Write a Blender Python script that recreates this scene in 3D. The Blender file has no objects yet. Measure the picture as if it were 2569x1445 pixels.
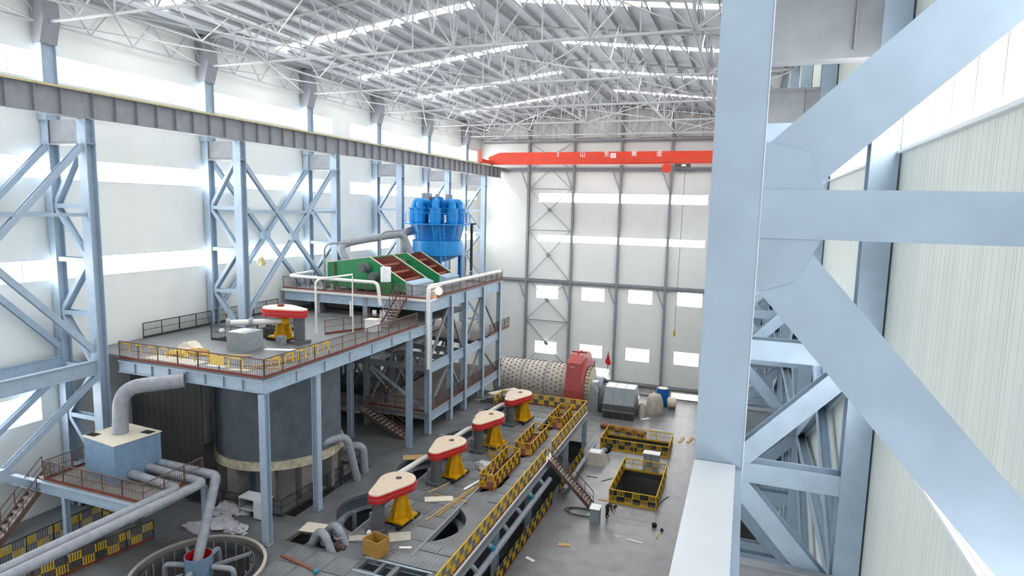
import bpy, bmesh, math, random
from mathutils import Vector, Matrix
random.seed(7)
S = bpy.context.scene
COL = S.collection
# ---------------------------------------------------------------- camera
F_PX = 1580.754
yaw, pit, rol = -0.354379, -0.126163, 0.0222925
fw = Vector((math.sin(yaw)*math.cos(pit), math.cos(yaw)*math.cos(pit), math.sin(pit)))
r0 = Vector((math.cos(yaw), -math.sin(yaw), 0)); u0 = r0.cross(fw)
rt = r0*math.cos(rol)+u0*math.sin(rol); up = -r0*math.sin(rol)+u0*math.cos(rol)
cam = bpy.data.cameras.new('camera'); co = bpy.data.objects.new('camera', cam); COL.objects.link(co)
cam.sensor_fit = 'HORIZONTAL'; cam.sensor_width = 36; cam.lens = 36*F_PX/2569
cam.clip_start = .05; cam.clip_end = 400
co.matrix_world = Matrix(((rt.x, up.x, -fw.x, 0), (rt.y, up.y, -fw.y, 0), (rt.z, up.z, -fw.z, 0), (0, 0, 0, 1)))
S.camera = co
# ---------------------------------------------------------------- sky, added as soft fill through the open hall end, and exposure
w = bpy.data.worlds.new('world'); S.world = w; w.use_nodes = True
w.node_tree.nodes['Background'].inputs[0].default_value = (.93, .97, 1, 1)
w.node_tree.nodes['Background'].inputs[1].default_value = .6
VS = S.view_settings
VS.view_transform = 'Standard'; VS.look = 'None'; VS.gamma = 1; VS.use_curve_mapping = False; VS.exposure = 0.65
PANE_E = 8.5
CY = S.cycles; CY.max_bounces = 4; CY.diffuse_bounces = 4; CY.glossy_bounces = 2; CY.transmission_bounces = 1; CY.transparent_max_bounces = 2
CY.caustics_reflective = False; CY.caustics_refractive = False; CY.adaptive_threshold = .1

# ---------------------------------------------------------------- materials
def lin(c):
    return tuple(((v/255)/12.92 if v/255 <= .04045 else ((v/255+.055)/1.055)**2.4) for v in c)
MATS = {}
def mat(name, rgb, rough=.55, metal=0., var=.12, scale=3., spec=.4, emit=0., bump=0., rgb2=None, stretch=None):
    m = bpy.data.materials.new(name); m.use_nodes = True; nt = m.node_tree; b = nt.nodes['Principled BSDF']
    c = lin(rgb); c2 = lin(rgb2) if rgb2 else tuple(max(0, v*(1-var*2)) for v in c)
    b.inputs['Roughness'].default_value = rough; b.inputs['Metallic'].default_value = metal
    b.inputs['Specular IOR Level'].default_value = spec
    tc = nt.nodes.new('ShaderNodeTexCoord'); n = nt.nodes.new('ShaderNodeTexNoise')
    n.inputs['Scale'].default_value = scale; n.inputs['Detail'].default_value = 5
    src = tc.outputs['Object']
    if stretch:
        mp = nt.nodes.new('ShaderNodeMapping'); mp.inputs['Scale'].default_value = stretch
        nt.links.new(src, mp.inputs['Vector']); src = mp.outputs['Vector']
    nt.links.new(src, n.inputs['Vector'])
    mx = nt.nodes.new('ShaderNodeMix'); mx.data_type = 'RGBA'
    mx.inputs[6].default_value = (*c, 1); mx.inputs[7].default_value = (*c2, 1)
    rp = nt.nodes.new('ShaderNodeValToRGB'); rp.color_ramp.elements[0].position = .38; rp.color_ramp.elements[1].position = .72
    nt.links.new(n.outputs['Fac'], rp.inputs['Fac']); nt.links.new(rp.outputs['Color'], mx.inputs[0])
    nt.links.new(mx.outputs[2], b.inputs['Base Color'])
    if bump:
        bp = nt.nodes.new('ShaderNodeBump'); bp.inputs['Strength'].default_value = bump; bp.inputs['Distance'].default_value = .03
        nt.links.new(n.outputs['Fac'], bp.inputs['Height']); nt.links.new(bp.outputs['Normal'], b.inputs['Normal'])
    if emit:
        b.inputs['Emission Color'].default_value = (1, 1, 1, 1); b.inputs['Emission Strength'].default_value = emit
    MATS[name] = m; return m
mat('steel', (168, 186, 203), .5, var=.07, scale=2)
mat('steel_grey', (150, 153, 158), .5, var=.08, scale=2)  # grey steel, tone lowered to put the head plates' shade into the colour
mat('tread', (172, 156, 150), .6, var=.12)
mat('ground', (88, 86, 84), .85, var=.12, scale=1)
mat('conductor', (206, 196, 150), .5, var=.08)
mat('truss', (190, 190, 192), .5, var=.08)
mat('roofsheet', (196, 200, 204), .55, var=.06, scale=.6)
mat('purlin', (176, 178, 180), .5, var=.08)
mat('wall', (238, 240, 236), .6, var=.02, scale=.5, spec=.25)
mat('wallrib', (228, 233, 226), .6, var=.03, scale=1, stretch=(1, 1, .1))
mat('pane', (250, 252, 255), .3, var=.0, emit=PANE_E)
mat('sky', (250, 252, 255), .5, var=.0, emit=PANE_E*1.3)
mat('frame_white', (235, 238, 240), .4, var=.02)
mat('yellow', (236, 190, 30), .5, var=.12, scale=6)
mat('yellow_pale', (226, 190, 92), .55, var=.1, scale=6)
mat('mustard', (216, 164, 20), .45, var=.08)
mat('dark', (62, 62, 62), .6, var=.15, scale=6)
mat('greyslat', (112, 114, 116), .6, var=.1, scale=6)
mat('rust', (112, 88, 80), .7, var=.22, scale=5)
mat('rustred', (130, 62, 48), .7, var=.2, scale=4)
mat('whitepipe', (232, 230, 226), .45, var=.04)
mat('greypipe', (156, 160, 168), .5, var=.12, scale=3)
mat('concrete', (142, 138, 134), .8, var=.14, scale=1.5, bump=.2)
mat('darktank', (98, 106, 116), .6, var=.15, scale=1)
mat('bluebox', (122, 150, 176), .5, var=.08)
mat('blue', (16, 140, 214), .35, var=.12, scale=2)
mat('bluedeep', (12, 108, 186), .4, var=.12, scale=2)
mat('green', (42, 136, 84), .45, var=.12, scale=2)
mat('maroon', (122, 54, 50), .55, var=.15, scale=3)
mat('cream', (226, 206, 182), .5, var=.05)
mat('red', (204, 40, 40), .4, var=.08)
mat('redguard', (178, 84, 80), .5, var=.1)
mat('crane', (218, 66, 38), .42, var=.06, scale=1)
mat('mill', (196, 188, 176), .55, var=.09, scale=2)
mat('bolt', (84, 74, 66), .6, var=.1)
mat('motor', (96, 98, 100), .5, var=.12)
mat('black', (26, 26, 28), .6, var=.1)
mat('timber', (206, 172, 118), .7, var=.14, scale=5, stretch=(1, 1, .2))
mat('crate', (190, 146, 74), .7, var=.14, scale=6)
mat('paper', (226, 218, 198), .7, var=.06)
mat('plastic', (196, 194, 200), .3, var=.1, scale=3)
mat('tarpaulin', (196, 186, 172), .6, var=.15, scale=3)
mat('greybox', (150, 158, 162), .5, var=.08)
mat('skirt', (210, 200, 172), .7, var=.25, scale=3)
mat('cloth_dark', (52, 50, 48), .85, var=.1)
mat('olive', (98, 98, 62), .85, var=.1)
mat('denim', (36, 66, 140), .85, var=.1)
mat('skin', (190, 140, 112), .6, var=.05)
mat('hair', (24, 20, 18), .7, var=.05)
mat('flag', (222, 30, 40), .7, var=.05)
mat('bluedrum', (22, 96, 170), .45, var=.08)
mat('teal', (40, 150, 180), .5, var=.1)
mat('lamp', (255, 240, 210), .4, var=0, emit=60)
MATS['lamp'].node_tree.nodes['Principled BSDF'].inputs['Emission Color'].default_value = (1, .82, .55, 1)
mat('paint_white', (240, 240, 238), .5, var=.02)
mat('copper', (150, 92, 66), .6, var=.15)

def plate_mat(name, rgb, rgb2, rough, sx, sy):
    """chequer / grating plate with plate seams"""
    m = mat(name, rgb, rough, metal=.25, rgb2=rgb2, scale=.7, spec=.5); nt = m.node_tree; b = nt.nodes['Principled BSDF']
    tc = nt.nodes.new('ShaderNodeTexCoord'); wv = nt.nodes.new('ShaderNodeTexWave'); wv.inputs['Scale'].default_value = sx
    wv.bands_direction = 'Y'
    nt.links.new(tc.outputs['Object'], wv.inputs['Vector'])
    w2 = nt.nodes.new('ShaderNodeTexWave'); w2.inputs['Scale'].default_value = sy; w2.bands_direction = 'X'
    nt.links.new(tc.outputs['Object'], w2.inputs['Vector'])
    mm = nt.nodes.new('ShaderNodeMath'); mm.operation = 'MULTIPLY'
    nt.links.new(wv.outputs['Fac'], mm.inputs[0]); nt.links.new(w2.outputs['Fac'], mm.inputs[1])
    old = b.inputs['Base Color'].links[0].from_socket
    mx = nt.nodes.new('ShaderNodeMix'); mx.data_type = 'RGBA'; mx.blend_type = 'MULTIPLY'; mx.inputs[0].default_value = .8
    ra = nt.nodes.new('ShaderNodeMapRange'); ra.inputs[3].default_value = .72; ra.inputs[4].default_value = 1.15
    nt.links.new(mm.outputs[0], ra.inputs[0]); nt.links.new(old, mx.inputs[6]); nt.links.new(ra.outputs[0], mx.inputs[7])
    nt.links.new(mx.outputs[2], b.inputs['Base Color'])
    bp = nt.nodes.new('ShaderNodeBump'); bp.inputs['Strength'].default_value = .25; bp.inputs['Distance'].default_value = .02
    nt.links.new(mm.outputs[0], bp.inputs['Height']); nt.links.new(bp.outputs['Normal'], b.inputs['Normal'])
    return m
plate_mat('floorplate', (150, 150, 150), (130, 130, 132), .3, 2.2, 2.2)
plate_mat('deckplate', (134, 136, 138), (114, 116, 120), .48, 2.6, 1.4)
plate_mat('grating', (146, 150, 152), (122, 126, 130), .5, 3.2, 1.2)

# ---------------------------------------------------------------- mesh builder
class MB:
    def __init__(s): s.v = []; s.f = []; s.sm = False
    def add(s, vs, fs):
        o = len(s.v); s.v += [tuple(v) for v in vs]; s.f += [tuple(i+o for i in f) for f in fs]; return s
    def box(s, c, d, M=None):
        c = Vector(c); x, y, z = d[0]/2, d[1]/2, d[2]/2
        vs = [Vector((a, b, e)) for a in (-x, x) for b in (-y, y) for e in (-z, z)]
        if M: vs = [M @ v for v in vs]
        return s.add([c+v for v in vs], [(0, 1, 3, 2), (4, 6, 7, 5), (0, 4, 5, 1), (2, 3, 7, 6), (0, 2, 6, 4), (1, 5, 7, 3)])
    def lim(s, x0, x1, y0, y1, z0, z1): return s.box(((x0+x1)/2, (y0+y1)/2, (z0+z1)/2), (x1-x0, y1-y0, z1-z0))
    def bar(s, p, q, w, h=None):
        p = Vector(p); q = Vector(q); M = frame(p, q); L = (q-p).length
        return s.box((p+q)/2, (w, h or w, L), M)
    def prism(s, poly, z0, z1):
        n = len(poly); vs = [(x, y, z0) for x, y in poly]+[(x, y, z1) for x, y in poly]
        return s.add(vs, [tuple(range(n-1, -1, -1)), tuple(range(n, 2*n))]+[(i, (i+1) % n, n+(i+1) % n, n+i) for i in range(n)])
    def extr(s, poly, d):
        """3-D polygon extruded by vector d"""
        n = len(poly); d = Vector(d); vs = [Vector(p) for p in poly]; vs += [v+d for v in vs]
        return s.add(vs, [tuple(range(n-1, -1, -1)), tuple(range(n, 2*n))]+[(i, (i+1) % n, n+(i+1) % n, n+i) for i in range(n)])
    def tube(s, pts, r, n=12, caps=True):
        pts = [Vector(p) for p in pts]; s.sm = True; vs = []; fs = []; prev = None
        rr = r if isinstance(r, (list, tuple)) else [r]*len(pts)
        for i, p in enumerate(pts):
            d = (pts[min(i+1, len(pts)-1)]-pts[max(i-1, 0)]).normalized()
            if prev is None: a = d.orthogonal().normalized()
            else: a = (prev-d*prev.dot(d)).normalized()
            prev = a; b = d.cross(a)
            vs += [p+(a*math.cos(t)+b*math.sin(t))*rr[i] for t in (2*math.pi*k/n for k in range(n))]
        for i in range(len(pts)-1):
            for k in range(n): fs.append((i*n+k, i*n+(k+1) % n, (i+1)*n+(k+1) % n, (i+1)*n+k))
        if caps: fs += [tuple(range(n-1, -1, -1)), tuple(range((len(pts)-1)*n, len(pts)*n))]
        return s.add(vs, fs)
    def cyl(s, p, q, r, n=16): return s.tube([p, q], r, n)
    def lathe(s, prof, c=(0, 0, 0), n=24, M=None, a0=0, a1=2*math.pi):
        s.sm = True; c = Vector(c); vs = []; fs = []; full = abs(a1-a0-2*math.pi) < 1e-6; m = n if full else n+1
        for r, z in prof:
            for k in range(m):
                t = a0+(a1-a0)*k/n; v = Vector((r*math.cos(t), r*math.sin(t), z)); vs.append(c+(M @ v if M else v))
        for i in range(len(prof)-1):
            for k in range(n):
                k2 = (k+1) % m; fs.append((i*m+k, i*m+k2, (i+1)*m+k2, (i+1)*m+k))
        return s.add(vs, fs)
    def ball(s, c, r, n=12):
        m = 8; return s.lathe([(max(1e-4, r*math.sin(math.pi*i/m)), -r*math.cos(math.pi*i/m)) for i in range(m+1)], c, n)
    def mesh(s, name, m, smooth=None):
        me = bpy.data.meshes.new(name); me.from_pydata(s.v, [], s.f); me.materials.append(MATS[m] if isinstance(m, str) else m)
        if s.sm if smooth is None else smooth:
            me.polygons.foreach_set('use_smooth', [True]*len(me.polygons))
            try: me.set_sharp_from_angle(angle=.75)
            except Exception: pass
        return me

def frame(p, q):
    d = (Vector(q)-Vector(p)).normalized()
    x = Vector((1, 0, 0)) if abs(d.z) > .9999 else d.cross(Vector((0, 0, 1))).normalized()
    y = d.cross(x)
    return Matrix((x, y, d)).transposed()
def arcpath(pts, rad, n=6):
    pts = [Vector(p) for p in pts]; out = [pts[0]]
    for i in range(1, len(pts)-1):
        a = (pts[i-1]-pts[i]).normalized(); b = (pts[i+1]-pts[i]).normalized()
        ang = a.angle(b); t = min(rad/math.tan(ang/2), (pts[i-1]-pts[i]).length*.49, (pts[i+1]-pts[i]).length*.49)
        p0 = pts[i]+a*t; p1 = pts[i]+b*t
        for k in range(n+1):
            u = k/n; out.append(p0*(1-u)**2+pts[i]*2*u*(1-u)+p1*u*u)
    return out+[pts[-1]]

WM = {}
def link(name, data, parent=None, M=None):
    o = bpy.data.objects.new(name, data); COL.objects.link(o)
    M = M or Matrix.Identity(4); WM[o.name] = M; o.matrix_basis = M
    if parent is not None:
        o.parent = parent; o.matrix_parent_inverse = WM[parent.name].inverted()
    return o
def tag(o, label=None, cat=None, group=None, kind=None):
    if label: o['label'] = label
    if cat: o['category'] = cat
    if group: o['group'] = group
    if kind: o['kind'] = kind
    return o
def thing(name, label, cat, loc, group=None):
    o = link(name, None, None, Matrix.Translation(Vector(loc))); o.empty_display_size = .3
    return tag(o, label, cat, group)
def part(name, mb, m, parent, label=None, kind=None, smooth=None):
    """a mesh given in world coordinates, re-based on its own centre"""
    c = Vector((0, 0, 0))
    n = len(mb.v)
    for v in mb.v: c += Vector(v)
    c /= n
    mb.v = [tuple(Vector(v)-c) for v in mb.v]
    o = link(name, mb.mesh(name, m, smooth), parent, Matrix.Translation(c))
    return tag(o, label, None, None, kind)
def solo(name, mb, m, label, cat, group=None, kind=None, smooth=None):
    o = part(name, mb, m, None, None, None, smooth); return tag(o, label, cat, group, kind)
CACHE = {}
def beam(name, p, q, w, h, m, parent, kind='box', t=.03, label=None):
    """member from p to q: w horizontal, h deep; H-sections: Hx flanges on the sides, Hy flanges on top and bottom"""
    p = Vector(p); q = Vector(q); L = round((q-p).length, 3); key = (L, w, h, m, kind, t)
    me = CACHE.get(key)
    if me is None:
        b = MB()
        if kind == 'box': b.box((0, 0, 0), (w, h, L))
        elif kind == 'Hx':
            b.box((-w/2+t/2, 0, 0), (t, h, L)); b.box((w/2-t/2, 0, 0), (t, h, L)); b.box((0, 0, 0), (w-2*t, t, L))
        elif kind == 'Hy':
            b.box((0, -h/2+t/2, 0), (w, t, L)); b.box((0, h/2-t/2, 0), (w, t, L)); b.box((0, 0, 0), (t, h-2*t, L))
        elif kind == 'tube':
            b.tube([(0, 0, -L/2), (0, 0, L/2)], w/2, 8)
        me = b.mesh(name, m); CACHE[key] = me
    o = link(name, me, parent, Matrix.Translation((p+q)/2) @ frame(p, q).to_4x4())
    if label: o['label'] = label
    return o

# ---------------------------------------------------------------- key dimensions (metres, camera at origin)
XF, XW, XR, D = -36.75, -40.3, 2.75, 93.7
L0, L1, P1, P2, MF, UF, GZ = -22.9, -19.6, -9.8, -7.8, -17.7, -13.4, -30.0
FY = [14.7, 26.67, 38.63, 50.6, 62.55, 74.5, 86.45]
EAVE, APEX, XA = 12.35, 14.9, -18.5
XE, XD = -24.85, -13.7
NTH = ['first', 'second', 'third', 'fourth', 'fifth', 'sixth', 'seventh', 'eighth', 'ninth']
def roofz(x): return EAVE+(APEX-EAVE)*(1-abs(x-XA)/(XR-XA))

# ================================================================= SETTING
def cut(a0, a1, holes):
    """grid cells of a rectangle minus holes (all in wall coordinates)"""
    us = sorted({a0[0], a1[0]} | {h[0] for h in holes} | {h[1] for h in holes})
    vs = sorted({a0[1], a1[1]} | {h[2] for h in holes} | {h[3] for h in holes})
    for j in range(len(vs)-1):
        run = None
        for i in range(len(us)-1):
            cu, cv = (us[i]+us[i+1])/2, (vs[j]+vs[j+1])/2
            inside = any(h[0] < cu < h[1] and h[2] < cv < h[3] for h in holes)
            if inside:
                if run: yield run; run = None
            else: run = (run[0], us[i+1], vs[j], vs[j+1]) if run else (us[i], us[i+1], vs[j], vs[j+1])
        if run: yield run
WN = [0]
def window(plane, u0, u1, v0, v1, pitch, mull='v', trans=None, depth=.12):
    """window in a wall: frame, mullions and panes; plane = ('x',value,inward) or ('y',value,inward)"""
    ax, val, inn = plane; WN[0] += 1
    def bx(mb, a, b, c, d_, n0, n1):
        if ax == 'x': mb.lim(val+n0, val+n1, a, b, c, d_)
        else: mb.lim(a, b, val+n0, val+n1, c, d_)
    root = MB(); fw_ = .07; o0, o1 = sorted((-.1*inn, .02*inn))
    bx(root, u0, u1, v0, v0+fw_, o0, o1); bx(root, u0, u1, v1-fw_, v1, o0, o1)
    bx(root, u0, u0+fw_, v0+fw_, v1-fw_, o0, o1); bx(root, u1-fw_, u1, v0+fw_, v1-fw_, o0, o1)
    wnd = part('window_%d' % WN[0], root, 'frame_white', None); tag(wnd, kind='structure')
    n = max(1, round((u1-u0)/pitch)); d = (u1-u0)/n; rows = [v0+fw_]+([v0+(v1-v0)*trans] if trans else [])+[v1-fw_]
    g0, g1 = sorted((-.07*inn, -.05*inn)); m0, m1 = sorted((-.1*inn, -.01*inn))
    for i in range(n):
        for j in range(len(rows)-1):
            b = MB(); a = u0+d*i+(fw_ if i == 0 else .02); e = u0+d*(i+1)-(fw_ if i == n-1 else .02)
            bx(b, a, e, rows[j]+(.02 if j else 0), rows[j+1]-(.02 if j < len(rows)-2 else 0), g0, g1); part('pane', b, 'pane', wnd)
        if i:
            b = MB(); bx(b, u0+d*i-.03, u0+d*i+.03, v0+fw_, v1-fw_, m0, m1); part('mullion', b, 'frame_white', wnd)
    if trans:
        b = MB(); bx(b, u0+fw_, u1-fw_, rows[1]-.02, rows[1]+.02, m0, m1); part('transom', b, 'frame_white', wnd)
    return wnd
# --- window-strip wall
LH = []
for a, b in ((15.5, 55.2), (58.0, 91.9)):
    LH += [(a, b, 7.0, 8.66), (a, b, 1.09, 2.49), (a, b, -5.12, -3.73)]
LH.append((14.0, 25.4, -13.74, -11.9))
wl = MB()
for u0, u1, v0, v1 in cut((8, GZ), (D, EAVE+.1), LH): wl.lim(XW-.25, XW, u0, u1, v0, v1)
wall_left = tag(part('wall_left', wl, 'wall', None), kind='structure')
for h in LH: window(('x', XW, 1), *h, 2.35 if h[2] > -6 else 1.6, trans=(.6 if h[2] < -6 else None))
# --- ribbed wall beside the viewer: single panels around the window strips
wall_right = tag(part('wall_right', MB().lim(XR+.12, XR+.3, 2.0, D, GZ, 0.9).lim(XR+.12, XR+.3, 2.0, D, 2.9, EAVE+.1), 'wall', None), kind='structure')
RWY = [(3.0, 13.9), (15.6, 25.7), (27.6, 37.7), (39.5, 49.6), (51.5, 61.6), (63.4, 73.5), (75.4, 85.5)]
RWY2 = [(3.0, 12.8)]+RWY[1:]
PW = 1.05
RIBME = {}
def ribpanel(y, z0, z1):
    k = round(z1-z0, 3)
    if k not in RIBME:
        b = MB(); b.box((.06, 0, 0), (.12, PW-.012, z1-z0))
        for i in range(5): b.box((-.002, -PW/2+PW*(i+.5)/5, 0), (.004, .035, z1-z0))
        RIBME[k] = b.mesh('wall_panel', 'wallrib')
    link('wall_panel', RIBME[k], wall_right, Matrix.Translation((XR, y, (z0+z1)/2)))
y = 2.0+PW/2
while y < D-.3:
    hits = [(z0, z1) for rng, z0, z1 in ((RWY, 1.29, 2.5), (RWY2, -3.95, -2.75)) for a, b in rng if a-.45 < y < b+.3]
    zs = sorted(hits); z = -16.0; lo = GZ
    ribpanel(y, GZ, -16.0)
    for z0, z1 in zs: ribpanel(y, z, z0); z = z1
    ribpanel(y, z, EAVE)
    y += PW
def strip_r(a, b, z0, z1):
    n0 = math.ceil((a-.45-2.0-PW/2)/PW)*PW+2.0; n1 = math.floor((b+.3-2.0-PW/2)/PW+1)*PW+2.0
    wd = window(('x', XR, -1), n0, n1, z0, z1, PW)
    s = MB().lim(XR-.1, XR+.02, n0, n1, z0-.06, z0); part('sill', s, 'frame_white', wd)
for i, (a, b) in enumerate(RWY): strip_r(a, b, 1.29, 2.5)
for i, (a, b) in enumerate(RWY2): strip_r(a, b, -3.95, -2.75)
# --- end wall
EX = [-32.2, -25.05, -17.9, -10.7, -3.5]
EH = [(-30.6, -5.45, .98, 2.45), (-30.6, -5.5, -5.1, -3.95)]
for i, x in enumerate((-30.6, -23.3, -16.15, -9.05)):
    EH += [(x, x+3.65, -13.9+.1*i-.1, -11.8+.1*i-.1), (x, x+3.65, -22.8+.12*i, -20.75+.12*i)]
EH += [(-21.8, -18.5, -27.2, -24.1), (-9.1, -4.9, -28.4, -26.6)]
we = MB()
for u0, u1, v0, v1 in cut((XW, GZ), (XR, EAVE+.1), EH): we.lim(u0, u1, D, D+.25, v0, v1)
we.extr([(XW, D, EAVE+.1), (XR, D, EAVE+.1), (XA, D, APEX+.1)], (0, .25, 0))
wall_back = tag(part('wall_back', we, 'wall', None), kind='structure')
for h in EH: window(('y', D, -1), *h, 1.8, trans=(.68 if h[2] < -6 else None))
# --- roof (ceiling): sheet bays, skylight strips, purlins
ceil = link('ceiling', None, None, Matrix.Translation((XA, 50, EAVE))); tag(ceil, kind='structure')
SKY = [20.7, 32.65, 44.6, 56.55, 68.5, 80.5]
for side in (-1, 1):
    xe = XW-.2 if side < 0 else XR+.2
    def sheet(nm, y0, y1, m, xa, xb, t=.06):
        za, zb = roofz(xa), roofz(xb); b = MB()
        b.extr([(xa, y0, za+.2), (xb, y0, zb+.2), (xb, y0, zb+.2+t), (xa, y0, za+.2+t)], (0, y1-y0, 0)); return part(nm, b, m, ceil)
    ys = [4.0]
    for sy in SKY: ys += [sy-.55, sy+.55]
    ys.append(D+.2)
    for i in range(0, len(ys), 2): sheet('roof_sheet', ys[i], ys[i+1], 'roofsheet', xe, XA)
    xs0, xs1 = (XW+2.2, XA-1.6) if side < 0 else (XA+1.6, XR-1.6)
    for sy in SKY:
        sheet('skylight', sy-.55, sy+.55, 'sky', xs0, xs1)
        sheet('roof_sheet', sy-.55, sy+.55, 'roofsheet', xe, xs0) if side < 0 else sheet('roof_sheet', sy-.55, sy+.55, 'roofsheet', xs1, xe)
        sheet('roof_sheet', sy-.55, sy+.55, 'roofsheet', xs1, XA) if side < 0 else sheet('roof_sheet', sy-.55, sy+.55, 'roofsheet', XA, xs0)
    for k in range(14):
        x = XA+side*(.35+k*1.56)
        beam('purlin', (x, 4, roofz(x)+.07), (x, D, roofz(x)+.07), .1, .24, 'purlin', ceil, 'Hx', .02)
# --- ground and the two working floors
tag(part('floor_ground', MB().lim(XW, XR, 0, D, GZ-.3, GZ), 'ground', None), kind='structure')
# ================================================================= STEELWORK
# --- lattice columns under the runway beam
LZ = [3.25, -.47, -3.7, -7.0, -10.3, -13.55, -16.8, -20.1]
for k, y in enumerate(FY):
    t = thing('lattice_column', 'blue-grey lattice column by the window-strip wall, %s counted from the end wall' % NTH[len(FY)-1-k], 'column', (XF-.8, y, GZ), 'lattice columns along the window-strip wall')
    xb = XW+.45
    beam('leg', (XF, y, GZ), (XF, y, 4.6), .7, .62, 'steel', t, 'Hy', .05)
    beam('leg', (xb, y, GZ), (xb, y, 4.6), .6, .62, 'steel', t, 'Hy', .05)
    part('head_plate', MB().lim(xb, XF, y-.2, y+.2, 3.25, 4.6).lim(xb-.3, XF+.4, y-.3, y+.3, 3.15, 3.25), 'steel_grey', t)
    for i, z in enumerate(LZ[1:]): beam('strut', (xb+.3, y, z), (XF-.35, y, z), .45, .28, 'steel', t, 'Hx', .03)
    for i in range(len(LZ)-1):
        za, zb = LZ[i], LZ[i+1]
        a, b = ((XF-.35, za), (xb+.3, zb)) if i % 2 == 0 else ((xb+.3, za), (XF-.35, zb))
        beam('brace', (a[0], y, a[1]-.1), (b[0], y, b[1]+.1), .42, .26, 'steel', t, 'Hx', .03)
    # stub column up to the truss with its tapered bracket
    part('stub_column', MB().lim(xb-.3, xb+.4, y-.44, y-.39, 4.6, EAVE).lim(xb-.3, xb+.4, y+.39, y+.44, 4.6, EAVE).lim(xb+.2, xb+.25, y-.39, y+.39, 4.6, EAVE), 'steel', t)
    part('bracket', MB().extr([(xb-.25, y-.5, 9.0), (xb+.42, y-.5, 9.0), (xb+.85, y-.5, 10.3), (xb+.65, y-.5, EAVE), (xb-.25, y-.5, EAVE)], (0, 1.0, 0)), 'steel_grey', t)
# --- runway beams
for i in range(len(FY)):
    y0 = FY[i-1] if i else 8.0
    y0, y1 = (FY[i], FY[i+1]) if i < len(FY)-1 else (FY[i], D-.6)
    y0 += .01; y1 -= .01
    t = thing('crane_beam', 'stiffened steel crane runway beam by the window-strip wall, %s length from the end wall' % NTH[len(FY)-1-i], 'crane beam', (XF, y0, 4.6), 'runway beams over the lattice columns')
    part('web', MB().lim(XF-.02, XF+.02, y0, y1, 4.68, 6.1), 'steel_grey', t)
    part('top_flange', MB().lim(XF-.3, XF+.3, y0, y1, 6.1, 6.16), 'steel_grey', t)
    part('bottom_flange', MB().lim(XF-.28, XF+.28, y0, y1, 4.62, 4.68), 'steel_grey', t)
    n = round((y1-y0)/1.5)
    for j in range(n):
        yy = y0+.4+(y1-y0-.4)*j/n
        part('stiffener', MB().lim(XF+.02, XF+.25, yy-.02, yy+.02, 4.68, 6.1), 'steel_grey', t)
    part('rail', MB().lim(XF-.06, XF+.06, y0, y1, 6.16, 6.3), 'motor', t)
    part('conductor_bar', MB().lim(XF+.28, XF+.38, y0, y1, 6.12, 6.24), 'conductor', t, 'yellow conductor bar')
# --- cross bracing between lattice columns (two planes)
def xbrace(label, x, y0, y1, zt, zb, group, mid=True):
    t = thing('cross_brace', label, 'bracing', (x, (y0+y1)/2, zb), group)
    beam('brace', (x, y0+.3, zt), (x, y1-.3, zb), .3, .34, 'steel', t, 'Hx', .03)
    ym, zm = (y0+y1)/2, (zt+zb)/2
    d = Vector((0, y1-y0-.6, zt-zb)); u = d.normalized()
    pm = Vector((x, ym, zm)); g = u*.2
    beam('brace', (x, y0+.3, zb), pm-g, .3, .34, 'steel', t, 'Hx', .03)
    beam('brace', pm+g, (x, y1-.3, zt), .3, .34, 'steel', t, 'Hx', .03)
    part('gusset_plate', MB().box(pm, (.36, .9, .7)), 'steel', t)
    if mid: beam('strut', (x, y0+.3, zm+2.1), (x, y1-.3, zm+2.1), .2, .2, 'steel', t, 'Hx', .03)
    return t
for (a, b, nm) in ((0, 1, 'the sixth and seventh'), (2, 3, 'the fourth and fifth')):
    for x, pl in ((XF, 'front'), (XW+.5, 'wall-side')):
        xbrace('%s upper cross brace between %s lattice columns from the end wall' % (pl, nm), x, FY[a], FY[b], 3.1, -8.8 if a else -9.2, 'cross braces between lattice columns')
        xbrace('%s lower cross brace between %s lattice columns from the end wall' % (pl, nm), x, FY[a], FY[b], -10.8, -19.0, 'cross braces between lattice columns', False)
for x, pl in ((XF, 'front'), (XW+.6, 'wall-side')):
    beam_t = thing('tie_beam', 'deep blue-grey %s tie beam running from the seventh lattice column to the sixth' % pl, 'beam', (x, 20, -10.6), 'deep tie beams between lattice columns')
    beam('web', (x, FY[0]+.3, -10.2), (x, FY[1]-.31, -10.2), .06, .86, 'steel', beam_t)
    for z in (-10.62, -9.78): beam('flange', (x, FY[0]+.3, z), (x, FY[1]-.31, z), .34, .04, 'steel', beam_t)
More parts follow.
